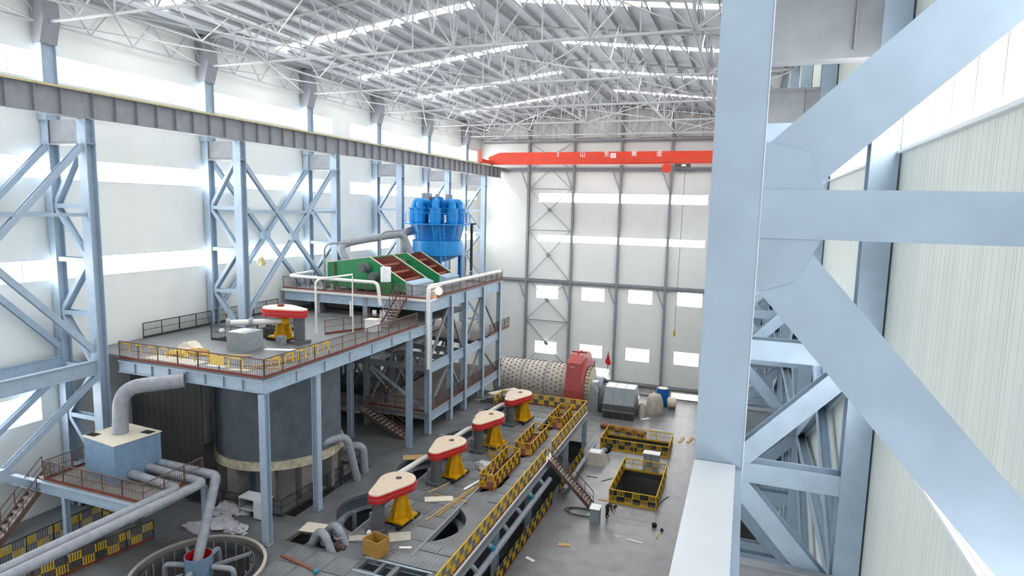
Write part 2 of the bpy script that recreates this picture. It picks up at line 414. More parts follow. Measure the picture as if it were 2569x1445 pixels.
# --- lattice columns against the ribbed wall
RZ = [5.8, 2.95, .0, -2.95, -5.75, -8.6, -11.4, -14.2, -17.0, -19.8]
RYS = [5.3]+FY
RF, RB = -.1, 2.45
RZN = [7.3, 4.9, 2.42, .0, -2.9, -5.75, -8.6, -11.4, -14.2, -17.0, -19.8]
for k, y in enumerate(RYS):
    lab = 'light blue steel lattice column right by the viewer, cropped by the picture edge' if k == 0 else 'steel lattice column against the ribbed wall, %s beyond the cropped light blue one' % NTH[k-1]
    t = thing('lattice_column', lab, 'column', (1.2, y, GZ), 'lattice columns along the ribbed wall')
    top = 8.0 if k == 0 else 4.6
    m = 'steel'
    beam('leg', (RF, y, GZ), (RF, y, top), .37 if k == 0 else .5, .42 if k == 0 else .5, m, t, 'Hy', .04)
    beam('leg', (RB if k else RB+.04, y, GZ), (RB if k else RB+.04, y, EAVE), .5 if k else .4, .5, m, t, 'Hy', .04)
    if k:
        part('head_plate', MB().lim(RF+.25, RB-.25, y-.24, y-.2, 3.25, 4.6).lim(RF+.25, RB-.25, y-.24, y+.24, 3.1, 3.25).lim(1.72, 1.76, y-.3, y-.2, 3.25, 4.6), 'steel_grey', t)
        part('head_flange', MB().lim(RF-.3, RB-.25, y-.3, y+.3, 4.6, 4.68), 'steel_grey', t)
    mw = .36 if k == 0 else .44
    zz = RZN if k == 0 else RZ; lw = .37 if k == 0 else .5
    for i, z in enumerate(zz):
        if k and i == 0: continue
        if k == 0 and i % 2 == 0: continue
        if k and i == 1: z = 1.65
        beam('strut', (RF+lw/2, y, z), (RB-.25, y, z), .43, mw, m, t, 'Hx', .04)
    for i in range(len(zz)-1):
        if k and i == 0: continue
        za, zb = zz[i], zz[i+1]; odd = (i+(0 if k else 1)) % 2
        a, b = ((RB, za), (RF, zb)) if odd == 1 else ((RF, za), (RB, zb))
        f0 = .08; pa = Vector((a[0], y, a[1])); pb = Vector((b[0], y, b[1]))
        beam('brace', pa.lerp(pb, f0), pb.lerp(pa, f0), .4, .46 if k == 0 else .42, m, t, 'Hx', .04)
    if k == 0:
        for z in (0., -5.75, 4.9): part('gusset_plate', MB().extr([(RF+.1, y-.208, z-.62), (RF+.45, y-.208, z-.5), (RF+.62, y-.208, z-.16), (RF+.62, y-.208, z+.16), (RF+.48, y-.208, z+.45), (RF+.1, y-.208, z+.55)], (0, .02, 0)), m, t)
        part('seam', MB().lim(RF+.18, RF+.186, y-.214, y-.208, GZ+18, top), 'frame_white', t)
# longitudinal members along the ribbed wall
for i in range(len(RYS)-1):
    y0, y1 = RYS[i]+.26, RYS[i+1]-.26
    if i >= 1:
        t = thing('crane_beam', 'grey steel crane runway beam above the lattice columns of the ribbed wall, %s length from the viewer' % NTH[i-1], 'crane beam', (RF, y0, 4.68), 'runway beams along the ribbed wall')
        part('web', MB().lim(RF-.02, RF+.02, y0-.25, y1+.25, 4.74, 6.1), 'steel_grey', t)
        part('top_flange', MB().lim(RF-.3, RF+.3, y0-.25, y1+.25, 6.1, 6.16), 'steel_grey', t)
        part('bottom_flange', MB().lim(RF-.28, RF+.28, y0-.25, y1+.25, 4.68, 4.74), 'steel_grey', t)
    lab = 'between the cropped light blue column and the next' if i == 0 else 'starting at the %s column past the cropped one' % NTH[i-1]
    if i > 0:
        for x, pl in ((RF, 'front'), (RB, 'wall-side')):
            t = thing('cross_brace', '%s cross bracing along the ribbed wall, %s' % (pl, lab), 'bracing', (x, y0, -8.6), 'bracing along the ribbed wall')
            for za, zb in ((-2.95, -8.6), (-8.6, -14.2)):
                beam('brace', (x, y0, za), (x, y1, zb), .3, .34, 'steel', t, 'Hx', .03)
                beam('brace', (x-.02, y0, zb), (x-.02, y1, za), .28, .3, 'steel', t, 'Hx', .03)
            for z in (-2.95, -8.6, -14.2): beam('strut', (x, y0, z), (x, y1, z), .3, .3, 'steel', t, 'Hx', .03)
t = thing('strut_beam', 'pale beige box beam butting the cropped light blue column below eye level', 'beam', (RF, 4.5, -3.0))
part('top_plate', MB().lim(-.28, .03, -3.0, 5.08, -2.02, -1.97), 'frame_white', t)
part('side_plate', MB().lim(.03, .08, -3.0, 5.08, -2.5, -2.0), 'steel', t)
part('side_plate', MB().lim(-.28, -.25, -3.0, 5.08, -2.5, -2.02), 'steel', t)
# deep tie plate low on the ribbed-wall columns
for k in (1, 2, 3):
    y = RYS[k]
    t = thing('tie_plate', 'deep dark steel plate girder across the %s ribbed-wall lattice column' % NTH[k-1], 'beam', (1.1, y, -8.6), 'plate girders across the ribbed-wall columns')
    part('web', MB().lim(RF+.25, RB-.25, y-.33, y-.28, -8.75, -7.8), 'steel_grey', t)
    part('flange', MB().lim(RF+.2, RB-.25, y-.45, y-.25, -7.8, -7.74), 'steel_grey', t)
# --- roof trusses
NP = 14; xs = [XW+.4+(XR-.3-XW-.4)*i/NP for i in range(NP+1)]
ZB = 10.27
for k, y in enumerate(FY+[D-.7]):
    wh = 'over the %s lattice column from the end wall' % NTH[len(FY)-1-k] if k < len(FY) else 'standing right against the end wall'
    t = thing('roof_truss', 'grey tubular roof truss %s' % wh, 'roof truss', (XA, y, ZB), 'roof trusses')
    beam('bottom_chord', (xs[0], y, ZB), (xs[-1], y, ZB), .2, .2, 'truss', t, 'tube')
    beam('top_chord', (xs[0], y, roofz(xs[0])-.12), (XA, y, roofz(XA)-.12), .2, .2, 'truss', t, 'tube')
    beam('top_chord', (XA, y, roofz(XA)-.12), (xs[-1], y, roofz(xs[-1])-.12), .2, .2, 'truss', t, 'tube')
    for i in range(NP+1):
        zt = roofz(xs[i])-.12
        if 0 < i < NP: beam('post', (xs[i], y, ZB), (xs[i], y, zt), .11, .11, 'truss', t, 'tube')
        if i < NP:
            a, b = ((xs[i], roofz(xs[i])-.12), (xs[i+1], ZB)) if (i < NP/2) == (i % 2 == 0) else ((xs[i], ZB), (xs[i+1], roofz(xs[i+1])-.12))
            beam('diagonal', (a[0], y, a[1]), (b[0], y, b[1]), .12, .12, 'truss', t, 'tube')
        if i < NP:
            xm = (xs[i]+xs[i+1])/2
            beam('sub_strut', (xm, y, (ZB+roofz(xm))/2), (xm, y, roofz(xm)-.1), .07, .07, 'truss', t, 'tube')
            beam('sub_strut', (xs[i], y, (ZB+roofz(xs[i]))/2-.1), (xm, y, roofz(xm)-.12), .07, .07, 'truss', t, 'tube')
YT = FY+[D-.7]
for i, j in enumerate((0, 2, 4, 7, 10, 12, 14)):
    x = xs[j]
    wh = ('next to the window-strip wall', 'second from the window-strip wall', 'third from the window-strip wall', 'under the roof ridge', 'third from the ribbed wall', 'second from the ribbed wall', 'next to the ribbed wall')[i]
    t = thing('longitudinal_truss', 'light grey lengthwise roof tie truss %s' % wh, 'roof truss', (x, 50, ZB), 'lengthwise roof ties')
    for a in range(len(YT)-1):
        y0, y1 = YT[a], YT[a+1]; ym = (y0+y1)/2
        beam('bottom_tube', (x, y0, ZB-.02), (x, y1, ZB-.02), .15, .15, 'truss', t, 'tube')
        zt = roofz(x)-.15
        beam('top_tube', (x, y0, zt), (x, y1, zt), .11, .11, 'truss', t, 'tube')
        n = 4 if i in (0, 3, 6) else 2
        for b in range(n):
            ya, yb = y0+(y1-y0)*b/n, y0+(y1-y0)*(b+1)/n; yc = (ya+yb)/2
            beam('diagonal', (x, ya, ZB), (x, yc, zt), .09, .09, 'truss', t, 'tube')
            beam('diagonal', (x, yc, zt), (x, yb, ZB), .09, .09, 'truss', t, 'tube')
for a in range(len(YT)-1):
    y0, y1 = YT[a], YT[a+1]
    wh = NTH[len(YT)-2-a]
    t = thing('horizontal_bracing', 'flat criss-cross tube bracing below the roof in the %s bay from the end wall' % wh, 'bracing', (XA, (y0+y1)/2, ZB), 'flat roof bracing')
    for j in ((0, 2), (2, 4), (10, 12), (12, 14)) if a % 2 else ((0, 2), (4, 7), (7, 10), (12, 14)):
        beam('brace', (xs[j[0]], y0, ZB+.05), (xs[j[1]], y1, ZB+.05), .1, .1, 'truss', t, 'tube')
        beam('brace', (xs[j[1]], y0, ZB-.05), (xs[j[0]], y1, ZB-.05), .1, .1, 'truss', t, 'tube')

# --- end wall steel
EZ = [10.2, 5.95, -11.2, -26.0]
for i, x in enumerate(EX):
    t = thing('wind_column', 'slim grey steel column on the end wall, %s from the window-strip wall' % NTH[i], 'column', (x, D-.3, GZ), 'columns on the end wall')
    beam('shaft', (x, D-.25, GZ), (x, D-.25, roofz(x)), .34, .42, 'steel_grey', t, 'Hy', .04)
    for z in (5.8, -11.4): beam('knee_brace', (x-1.25, D-.3, z), (x-.1, D-.3, z-2.9), .1, .12, 'steel_grey', t)
for i, z in enumerate(EZ):
    solo('girt', MB().lim(XW+.5, XR-.3, D-.55, D-.15, z-.05, z+.05).lim(XW+.5, XR-.3, D-.37, D-.33, z-.32, z+.3), 'steel_grey', 'long grey horizontal girt across the end wall, %s from the roof' % NTH[i], 'beam', 'girts on the end wall')
t = thing('wall_bracing', 'thin steel cross bracing between the first two columns of the end wall', 'bracing', (-28.6, D-.4, GZ))
nz = [9.9, 5.9, 3.0, -3.3, -10.9, -17.4, -24.5]
for i in range(len(nz)-1):
    a, b = nz[i], nz[i+1]
    if i == 1:
        beam('brace', (EX[0]+.2, D-.42, b), ((EX[0]+EX[1])/2-.2, D-.42, a), .1, .1, 'steel_grey', t); beam('brace', ((EX[0]+EX[1])/2+.2, D-.42, a), (EX[1]-.2, D-.42, b), .1, .1, 'steel_grey', t)
    else:
        beam('brace', (EX[0]+.2, D-.42, a), (EX[1]-.2, D-.42, b), .1, .1, 'steel_grey', t); beam('brace', (EX[0]+.2, D-.5, b), (EX[1]-.2, D-.5, a), .1, .1, 'steel_grey', t)
        part('gusset_plate', MB().box(((EX[0]+EX[1])/2, D-.46, (a+b)/2), (.7, .06, .5), Matrix.Rotation(.7, 3, 'Y')), 'steel_grey', t)
    beam('strut', (EX[0]+.2, D-.42, b), (EX[1]-.2, D-.42, b), .1, .12, 'steel_grey', t)

# ================================================================= OVERHEAD CRANE
YC = 87.3
t = thing('overhead_crane', 'red overhead travelling crane spanning the hall before the end wall', 'crane', (-18, YC, 6.3))
part('girder', MB().extr([(-36.1, YC-.45, 6.55), (-35.6, YC-.45, 6.3), (-.6, YC-.45, 6.5), (-.2, YC-.45, 7.0), (-.4, YC-.45, 7.95), (-34.5, YC-.45, 7.95), (-36.3, YC-.45, 7.3)], (0, .9, 0)), 'crane', t)
part('girder_flange', MB().lim(-35.6, -.6, YC-.6, YC+.6, 6.27, 6.35), 'crane', t)
part('waist_line', MB().lim(-35.3, -.8, YC-.47, YC-.45, 6.86, 6.92), 'redguard', t)
for x in (XF, RF):
    e = part('end_truck', MB().lim(x-.2, x+.2, YC-2.6, YC+2.6, 6.45, 6.95), 'crane', t)
    for yy in (YC-2.2, YC+2.2): part('wheel', MB().cyl((x-.08, yy, 6.55), (x+.08, yy, 6.55), .25, 16), 'motor', e)
part('buffer_post', MB().extr([(XF-.1, YC-2.9, 6.4), (XF+.5, YC-2.9, 6.4), (XF+.15, YC-2.9, 8.4), (XF, YC-2.9, 8.4)], (0, .2, 0)), 'crane', t)
dp = bpy.context.evaluated_depsgraph_get()
def glyph(ch, x, z, size, nm):
    cu = bpy.data.curves.new(nm, 'FONT'); cu.body = ch; cu.size = size; cu.align_x = 'CENTER'; cu.align_y = 'CENTER'; cu.extrude = .01
    tmp = bpy.data.objects.new('tmp', cu); COL.objects.link(tmp); bpy.context.view_layer.update()
    me = bpy.data.meshes.new_from_object(tmp.evaluated_get(bpy.context.evaluated_depsgraph_get()))
    bpy.data.objects.remove(tmp); me.materials.clear(); me.materials.append(MATS['paint_white'])
    return link(nm, me, t, Matrix.Translation((x, YC-.47, z)) @ Matrix.Rotation(math.pi/2, 4, 'X'))
for ch, x, z in (('3', -25.7, 7.6), ('\u5c71', -22.15, 7.55), ('\u4e1c', -18.75, 7.55), ('\u9ec4', -15.0, 7.6), ('\u91d1', -11.65, 7.6)): glyph(ch, x, z, .82 if ch != '3' else .9, 'lettering')
lp = part('emblem', MB().lim(-18.2, -17.45, YC-.48, YC-.45, 7.1, 7.72), 'paint_white', t, 'white emblem panel')
for i in range(2):
    for j in range(3): part('emblem_bar', MB().lim(-18.08+.28*i, -17.88+.28*i, YC-.49, YC-.475, 7.2+.16*j, 7.27+.16*j), 'crane', lp)
h = thing('crane_hoist', 'dark electric chain hoist with an orange disc hanging under the red crane', 'hoist', (-9.5, YC, 5.4))
part('trolley', MB().lim(-9.6, -7.6, YC-.4, YC+.4, 5.75, 6.25).lim(-9.2, -8.0, YC-.5, YC+.5, 5.45, 5.75), 'motor', h)
part('disc', MB().cyl((-10.6, YC-.65, 5.7), (-10.6, YC-.45, 5.7), .62, 24).lim(-10.7, -10.5, YC-.6, YC-.5, 6.2, 6.3), 'crane', h, 'orange round disc')
part('name_plate', MB().lim(-8.7, -8.1, YC-.56, YC-.5, 5.95, 6.2), 'paint_white', h)
part('drum', MB().cyl((-9.5, YC-.55, 5.6), (-7.8, YC-.55, 5.6), .28, 16), 'motor', h)
for i in range(7): part('cable_loop', MB().tube([(-9.3+.35*i, YC-.5, 5.45), (-9.2+.35*i, YC-.5, 4.95-.1*(i % 2)), (-9.0+.35*i, YC-.5, 5.45)], .03, 6), 'black', h)
part('pendant_cable', MB().cyl((-8.2, YC-.7, 5.4), (-8.4, YC-.7, -16), .025, 6), 'black', h)
part('pendant', MB().box((-8.4, YC-.7, -16.4), (.25, .2, .8)), 'mustard', h, 'yellow push-button pendant')

# ================================================================= RAILINGS AND STAIRS
def railing(label, pts, z, group, style='plain', h=1.1, closed=False, cols=('rust', 'rustred'), pitch=1.5, pan=.55, cells=None):
    P = [Vector((p[0], p[1], z if len(p) == 2 else p[2])) for p in pts]
    t = thing('railing', label, 'railing', P[0], group)
    segs = list(zip(P, P[1:]+P[:1] if closed else P[1:]))
    if not closed: segs = list(zip(P[:-1], P[1:]))
    U = Vector((0, 0, 1)); chk = style != 'plain'
    pm = cols[0]
    for a, b in segs:
        d = b-a; L = d.length; u = d/L
        beam('top_rail', a+U*h, b+U*h, .06, .05, 'yellow' if style == 'checker' else pm, t)
        beam('kick_plate', a+U*.08, b+U*.08, .02, .15, cols[1], t)
        if not chk: beam('mid_rail', a+U*.6, b+U*.6, .03, .03, pm, t)
        n = max(1, round(L/pitch))
        for i in range(n+(1 if (not closed and b == P[-1]) else 0)):
            q = a+d*i/n; beam('post', q, q+U*h, .05, .05, pm, t)
        if not chk:
            bl = MB(); m = int(L/.13)
            for i in range(1, m):
                q = a+d*i/m; bl.bar(q+U*.15, q+U*(h-.02), .018)
            if bl.v: part('balusters', bl, pm, t, kind='stuff')
        else:
            m = max(2, round(L/pan)); wd = L/m; side = u.cross(U)
            for i in range(m):
                for j in range(2):
                    yel = (i+j) % 2 == 0
                    if cells == 'upper' and yel and j == 0: continue
                    zc0, zc1 = (.18, .62) if j == 0 else (.63, 1.06)
                    mname = ('yellow' if (j == 0 or style != 'checker') else 'yellow_pale') if yel else ('greyslat' if style == 'checker' else 'dark'); cov = (.85 if yel else .5) if style == 'checker' else (.4 if yel else .22)
                    key = ('panel', round(wd, 3), j, mname, style)
                    me = CACHE.get(key)
                    if me is None:
                        b_ = MB(); ns = 5
                        for s_ in range(ns):
                            xx = -wd/2+wd*(s_+.5)/ns; b_.box((xx, 0, 0), (wd/ns*cov, .02, zc1-zc0))
                        tb = .04 if style == 'checker' else .015
                        b_.box((0, 0, (zc1-zc0)/2-tb/2), (wd, .03, tb)); b_.box((0, 0, -(zc1-zc0)/2+tb/2), (wd, .03, tb))
                        me = b_.mesh('infill_panel', mname); CACHE[key] = me
                    c = a+u*(wd*(i+.5))+U*((zc0+zc1)/2)
                    M = Matrix((u, side*-1, U)).transposed().to_4x4(); M.translation = c
                    link('infill_panel', me, t, M)
    return t
def stair(label, top, bot, width, n, group, m='rust', rails=(1, 1)):
    top = Vector(top); bot = Vector(bot); d = bot-top; hd = Vector((d.x, d.y, 0)).normalized(); s = Vector((-hd.y, hd.x, 0))
    t = thing('stairway', label, 'stairs', bot, group)
    for k in (-1, 1): beam('stringer', top+s*k*width/2, bot+s*k*width/2, .04, .26, m, t)
    R_ = Matrix((hd, s, Vector((0, 0, 1)))).transposed()
    for i in range(n):
        c = top+d*((i+.5)/n); b = MB(); b.box(c, (.26, width-.06, .03), R_); b.box(c+hd*.12-Vector((0, 0, .04)), (.02, width-.06, .07), R_); part('tread', b, 'tread', t)
    for k, on in zip((-1, 1), rails):
        if not on: continue
        U = Vector((0, 0, .95)); beam('handrail', top+s*k*width/2+U, bot+s*k*width/2+U, .05, .05, m, t)
        beam('mid_rail', top+s*k*width/2+U*.5, bot+s*k*width/2+U*.5, .03, .03, m, t)
        for i in range(6):
            c = top+d*i/5+s*k*width/2; beam('post', c, c+U, .04, .04, m, t)
    return t
def grp_floor(mb, u0, u1, v0, v1, holes, z0, z1):
    for a, b, c, d in cut((u0, v0), (u1, v1), holes): mb.lim(a, b, c, d, z0, z1)

# ================================================================= LOW FLOOR (grating plates) beside the ribbed wall
OP2 = (-8.9, -5.25, 47.2, 54.0); OP1 = (-12.0, -5.6, 58.1, 62.0)
fb = MB(); grp_floor(fb, XD+.2, RF-.3, 20, 77.6, [OP2, OP1], L0-.5, L0-.03)
fb.lim(-29.0, XD+.2, 58.9, 77.6, L0-.5, L0-.03)
flo = tag(part('floor', fb, 'dark', None), kind='structure')
FP = {}
yy = 20.0; row = 0
while yy < 77.4:
    xx = XD+.2+(.6 if row % 2 else 0)
    xl = XD+.2
    edges = [XD+.2]+[XD+.2+(1.2 if row % 2 else 2.4)+2.4*i for i in range(6)]
    edges = [e for e in edges if e < RF-.35]+[RF-.3]
    for a, b in zip(edges[:-1], edges[1:]):
        for c in cut((a, yy), (b, min(yy+1.6, 77.6)), [h for h in (OP1, OP2)]):
            if c[1]-c[0] < .1 or c[3]-c[2] < .1: continue
            key = ('fp', round(c[1]-c[0], 2), round(c[3]-c[2], 2))
            if key not in FP: FP[key] = MB().box((0, 0, 0), (c[1]-c[0]-.02, c[3]-c[2]-.02, .03)).mesh('floor_plate', 'floorplate')
            link('floor_plate', FP[key], flo, Matrix.Translation(((c[0]+c[1])/2, (c[2]+c[3])/2, L0-.015+random.uniform(-.004, 0))))
    yy += 1.6; row += 1
for i in range(6):
    for j in range(11):
        a = XD+.2-2.4*(i+1); b_ = 58.9+1.7*j
        part('floor_plate', MB().lim(a+.01, a+2.39, b_+.01, b_+1.69, L0-.03, L0), 'floorplate', flo)
for o_, lab in ((OP2, 'smaller'), (OP1, 'larger')):
    a, b, c, d = o_
    s = MB(); z0 = L0-5
    for q in ((a-.2, a, c, d), (b, b+.2, c, d), (a-.2, b+.2, c-.2, c), (a-.2, b+.2, d, d+.2)): s.lim(*q, z0, L0-.5)
    s.lim(a, b, c, d, z0-.1, z0)
    s.lim(a, b, c+(d-c)*.62, c+(d-c)*.62+.5, L0-2.4, L0-1.9)
    solo('hatch_shaft', s, 'ground', 'dark concrete shaft under the %s railed floor opening' % lab, 'shaft', 'shafts of the floor openings')
    railing('yellow and black guard railing around the %s opening in the low floor' % lab, [(a, c), (b, c), (b, d), (a, d)], L0, 'railings of the floor openings', 'checker2', closed=True, pan=.6, cols=('yellow', 'mustard'))
railing('thin brown railing along the far edge of the low floor before the end wall', [(-11.3, 77.4), (-3.0, 77.4)], L0, 'brown railings', cols=('rust', 'rust'))

# ================================================================= AGITATOR DECK
TX, TY = [-19.6, -19.4, -19.0, -18.9], [33.4, 40.6, 47.3, 54.2]
RXX, RYY = 4.35, 3.25
BX0, BX1 = -21.05, -16.57
def curve_fill(name, outer, holes, z0, z1, m, parent=None):
    cu = bpy.data.curves.new(name, 'CURVE'); cu.dimensions = '2D'; cu.fill_mode = 'BOTH'; cu.extrude = (z1-z0)/2
    for lp_ in [outer]+holes:
        s = cu.splines.new('POLY'); s.points.add(len(lp_)-1); s.use_cyclic_u = True
        for i, p in enumerate(lp_): s.points[i].co = (p[0], p[1], 0, 1)
    tmp = bpy.data.objects.new('tmp', cu); COL.objects.link(tmp); bpy.context.view_layer.update()
    me = bpy.data.meshes.new_from_object(tmp.evaluated_get(bpy.context.evaluated_depsgraph_get())); bpy.data.objects.remove(tmp)
    me.name = name; me.materials.clear(); me.materials.append(MATS[m])
    return link(name, me, parent, Matrix.Translation((0, 0, (z0+z1)/2)))
def ell(cx, cy, rx, ry, n=40, a0=0, a1=2*math.pi):
    return [(cx+rx*math.cos(a0+(a1-a0)*i/n), cy+ry*math.sin(a0+(a1-a0)*i/n)) for i in range(n)]
THX, THY, THR = -26.2, 23.75, 3.35
rect = lambda a, b, c, d: [(a, c), (b, c), (b, d), (a, d)]
RECESS = [rect(-24.2, -22.9, 28.1, 29.5), rect(-22.6, -20.6, 28.2, 29.9)]
GRIDH = [rect(-18.7, -17.7, 27.3, 28.3), rect(-17.5, -16.9, 27.2, 28.3), rect(-16.6, -14.9, 27.0, 28.3)]
holes = [ell(TX[i], TY[i], RXX, RYY) for i in range(4)]
deck = curve_fill('floor_deck', [(XW, 12), (XD, 12), (XD, 58.6), (XW, 58.6)], holes+RECESS+GRIDH+[ell(THX, THY, THR, THR), rect(-35.7, -32.2, 14, 25.6), rect(-34.2, -25.6, 30.6, 39.2)], L1-.25, L1-.02, 'deckplate')
tag(deck, kind='structure')
# loose grating plates on the deck, each its own plate
def plates(x0, x1, y0, y1, nx, ny, m, gap=.03):
    dx, dy = (x1-x0)/nx, (y1-y0)/ny
    for i in range(nx):
        for j in range(ny):
            part('deck_plate', MB().lim(x0+dx*i+gap, x0+dx*(i+1)-gap, y0+dy*j+gap, y0+dy*(j+1)-gap, L1-.02, L1+.02+random.uniform(0, .01)), m, deck)
plates(-17.6, XD-.1, 28.5, 30.1, 1, 1, 'grating'); plates(-17.9, XD-.1, 26.0, 26.95, 2, 1, 'grating')
plates(-16.9, XD-.1, 30.15, 31.0, 2, 1, 'grating')
plates(-23.2, -18.9, 24.6, 27.9, 3, 2, 'grating')
plates(-15.2, XD-.1, 37.2, 58.2, 1, 14, 'grating')
# beams over the square deck openings
solo('opening_beams', MB().lim(-18.9, -14.7, 28.3, 28.42, L1-.3, L1+.02).lim(-18.9, -14.7, 26.98, 27.1, L1-.3, L1+.02), 'steel', 'pale steel edge beams around the three small square deck openings', 'beam')
# agitator bridge deck over the tanks
bridge = MB(); bridge.lim(BX0, BX1, 29.4, 58.0, L1-.2, L1+.01)
bd = solo('walkway_bridge', bridge, 'deckplate', 'long grey plate bridge carrying the four low agitators over the tanks', 'walkway')
for i in range(3):
    for j in range(19):
        x0 = BX0+.1+i*1.46; y0 = 29.5+j*1.5
        part('plate', MB().lim(x0+.06, x0+1.36, y0+.06, y0+1.42, L1+.01, L1+.035), 'deckplate' if (i+j) % 3 else 'grating', bd)
for x in (BX0, BX1): part('edge_beam', MB().lim(x-.07, x+.07, 29.4, 58.0, L1-.3, L1+.06), 'steel_grey', bd)
for i in range(4):
    lab = NTH[i]
    t = thing('leach_tank', 'open leaching tank sunk in the deck, %s from the cardboard crate' % lab, 'tank', (TX[i], TY[i], GZ), 'leaching tanks under the deck')
    b = MB(); n = 40; ring = lambda rx, ry, z: [(TX[i]+rx*math.cos(2*math.pi*k/n), TY[i]+ry*math.sin(2*math.pi*k/n), z) for k in range(n)]
    lv = [(RXX+.05, RYY+.05, L1-.25), (RXX+.05, RYY+.05, L1-5.5)]
    vs = []
    for rx, ry, z in lv: vs += ring(rx, ry, z)
    b.add(vs, [(k, (k+1) % n, n+(k+1) % n, n+k) for k in range(n)]+[tuple(range(n, 2*n))]); b.sm = True
    part('shell', b, 'darktank', t)
    b = MB(); vs = ring(RXX+.05, RYY+.05, L1-.9)+ring(RXX-.5, RYY-.45, L1-.9)+ring(RXX-.5, RYY-.45, L1-.6)
    b.add(vs, [(k, (k+1) % n, n+(k+1) % n, n+k) for k in range(n)]+[(n+k, n+(k+1) % n, 2*n+(k+1) % n, 2*n+k) for k in range(n)]); b.sm = True
    part('launder', b, 'greypipe', t)
    part('baffle', MB().lim(TX[i]-3.6, TX[i]-3.4, TY[i]-.1, TY[i]+.1, L1-3, L1-.5), 'steel_grey', t)
    part('slurry', MB().prism(ell(TX[i], TY[i], RXX, RYY, 32), L1-4.6, L1-4.4), 'black', t)
# agitator drive heads
def teardrop(cx, cy, L, Wd, ang, n=18, narrow=.42):
    """plan outline: round wide end at origin, narrow end at distance L along -y before rotation"""
    R_, r_ = Wd/2, Wd/2*narrow; pts = []
    d = L-R_-r_; al = math.acos((R_-r_)/d)
    for i in range(n+1):
        a = -math.pi/2+al+(2*math.pi-2*al)*i/n
        pts.append((R_*math.cos(a), R_*math.sin(a)))
    for i in range(7):
        a = -math.pi/2-al+2*al*i/6
        pts.append((r_*math.cos(a), -d+r_*math.sin(a)))
    c, s = math.cos(ang), math.sin(ang)
    return [(cx+x*c-y*s, cy+x*s+y*c) for x, y in pts]
def agitator(label, x, y, z, ang, pedestal, group, hh=2.45, L=3.5, Wd=2.15, knob=False):
    t = thing('agitator_drive', label, 'machine', (x, y, z), group)
    rot = lambda px, py: (x+px*math.cos(ang)-py*math.sin(ang), y+px*math.sin(ang)+py*math.cos(ang))
    o = teardrop(x, y, L, Wd, ang); o2 = teardrop(x, y, L+.1, Wd+.1, ang)
    zt = z+hh
    part('cover_top', MB().prism(teardrop(x, y, L-.06, Wd-.06, ang), zt-.02, zt+.06), 'cream', t, 'cream cover top')
    part('cover_band', MB().prism(o, zt-.22, zt-.02), 'red', t, 'red cover side')
    part('cover_rim', MB().prism(o2, zt-.28, zt-.22), 'redguard', t)
    part('cover_band', MB().prism(o, zt-.5, zt-.28), 'red', t, 'red cover side')
    if knob: part('hub_cap', MB().cyl((x, y+.2, zt+.06), (x, y+.2, zt+.2), .24, 14), 'maroon', t)
    else: part('hub_cap', MB().cyl((x, y+.15, zt+.06), (x, y+.15, zt+.09), .2, 14), 'rust', t)
    # yellow bearing pedestal
    px, py = rot(*pedestal); c, s = math.cos(ang), math.sin(ang); Rm = Matrix.Rotation(ang, 3, 'Z')
    part('base_frame', MB().box((px, py, z+.1), (.26, 2.3, .2), Rm).box((px-c*.9, py-s*.9, z+.1), (.26, 2.3, .2), Rm), 'black', t)
    b = MB(); b.box((px-c*.45, py-s*.45, z+.26), (1.25, 1.7, .12), Rm)
    cx_, cy_ = px-c*.45, py-s*.45
    b.lathe([(.42, z+.3), (.34, z+hh-.5)], (cx_, cy_, 0), 16)
    for a in (0, math.pi/2, math.pi, 3*math.pi/2):
        ca, sa = math.cos(a+ang), math.sin(a+ang)
        b.extr([(cx_+ca*.3-sa*.04, cy_+sa*.3+ca*.04, z+.3), (cx_+ca*.85-sa*.04, cy_+sa*.85+ca*.04, z+.3), (cx_+ca*.8-sa*.04, cy_+sa*.8+ca*.04, z+.55), (cx_+ca*.34-sa*.04, cy_+sa*.34+ca*.04, z+hh-.55)], (sa*.08, -ca*.08, 0))
    part('pedestal', b, 'mustard', t, 'yellow bearing pedestal', smooth=False)
    mx, my = rot(0, -L*.52)
    part('motor', MB().cyl((mx, my, z+.25), (mx, my, z+hh-.52), .38, 18).box((mx, my, z+.12), (1.1, 1.1, .24), Rm), 'motor', t, 'grey upright motor')
    bx, by = rot(-.9, -1.1); part('terminal_box', MB().box((bx, by, z+.3), (.5, .55, .6), Rm), 'steel_grey', t)
    part('shaft', MB().cyl((cx_, cy_, z-4), (cx_, cy_, z+.3), .12, 10), 'motor', t)
    return t
for i in range(4):
    agitator('cream and red topped agitator drive on the deck, %s from the cardboard crate' % NTH[i], TX[i]-.02, TY[i]-.35, L1+.03, math.radians(-5), (1.0, -.3), 'agitator drives on the deck', L=3.8, Wd=2.35)
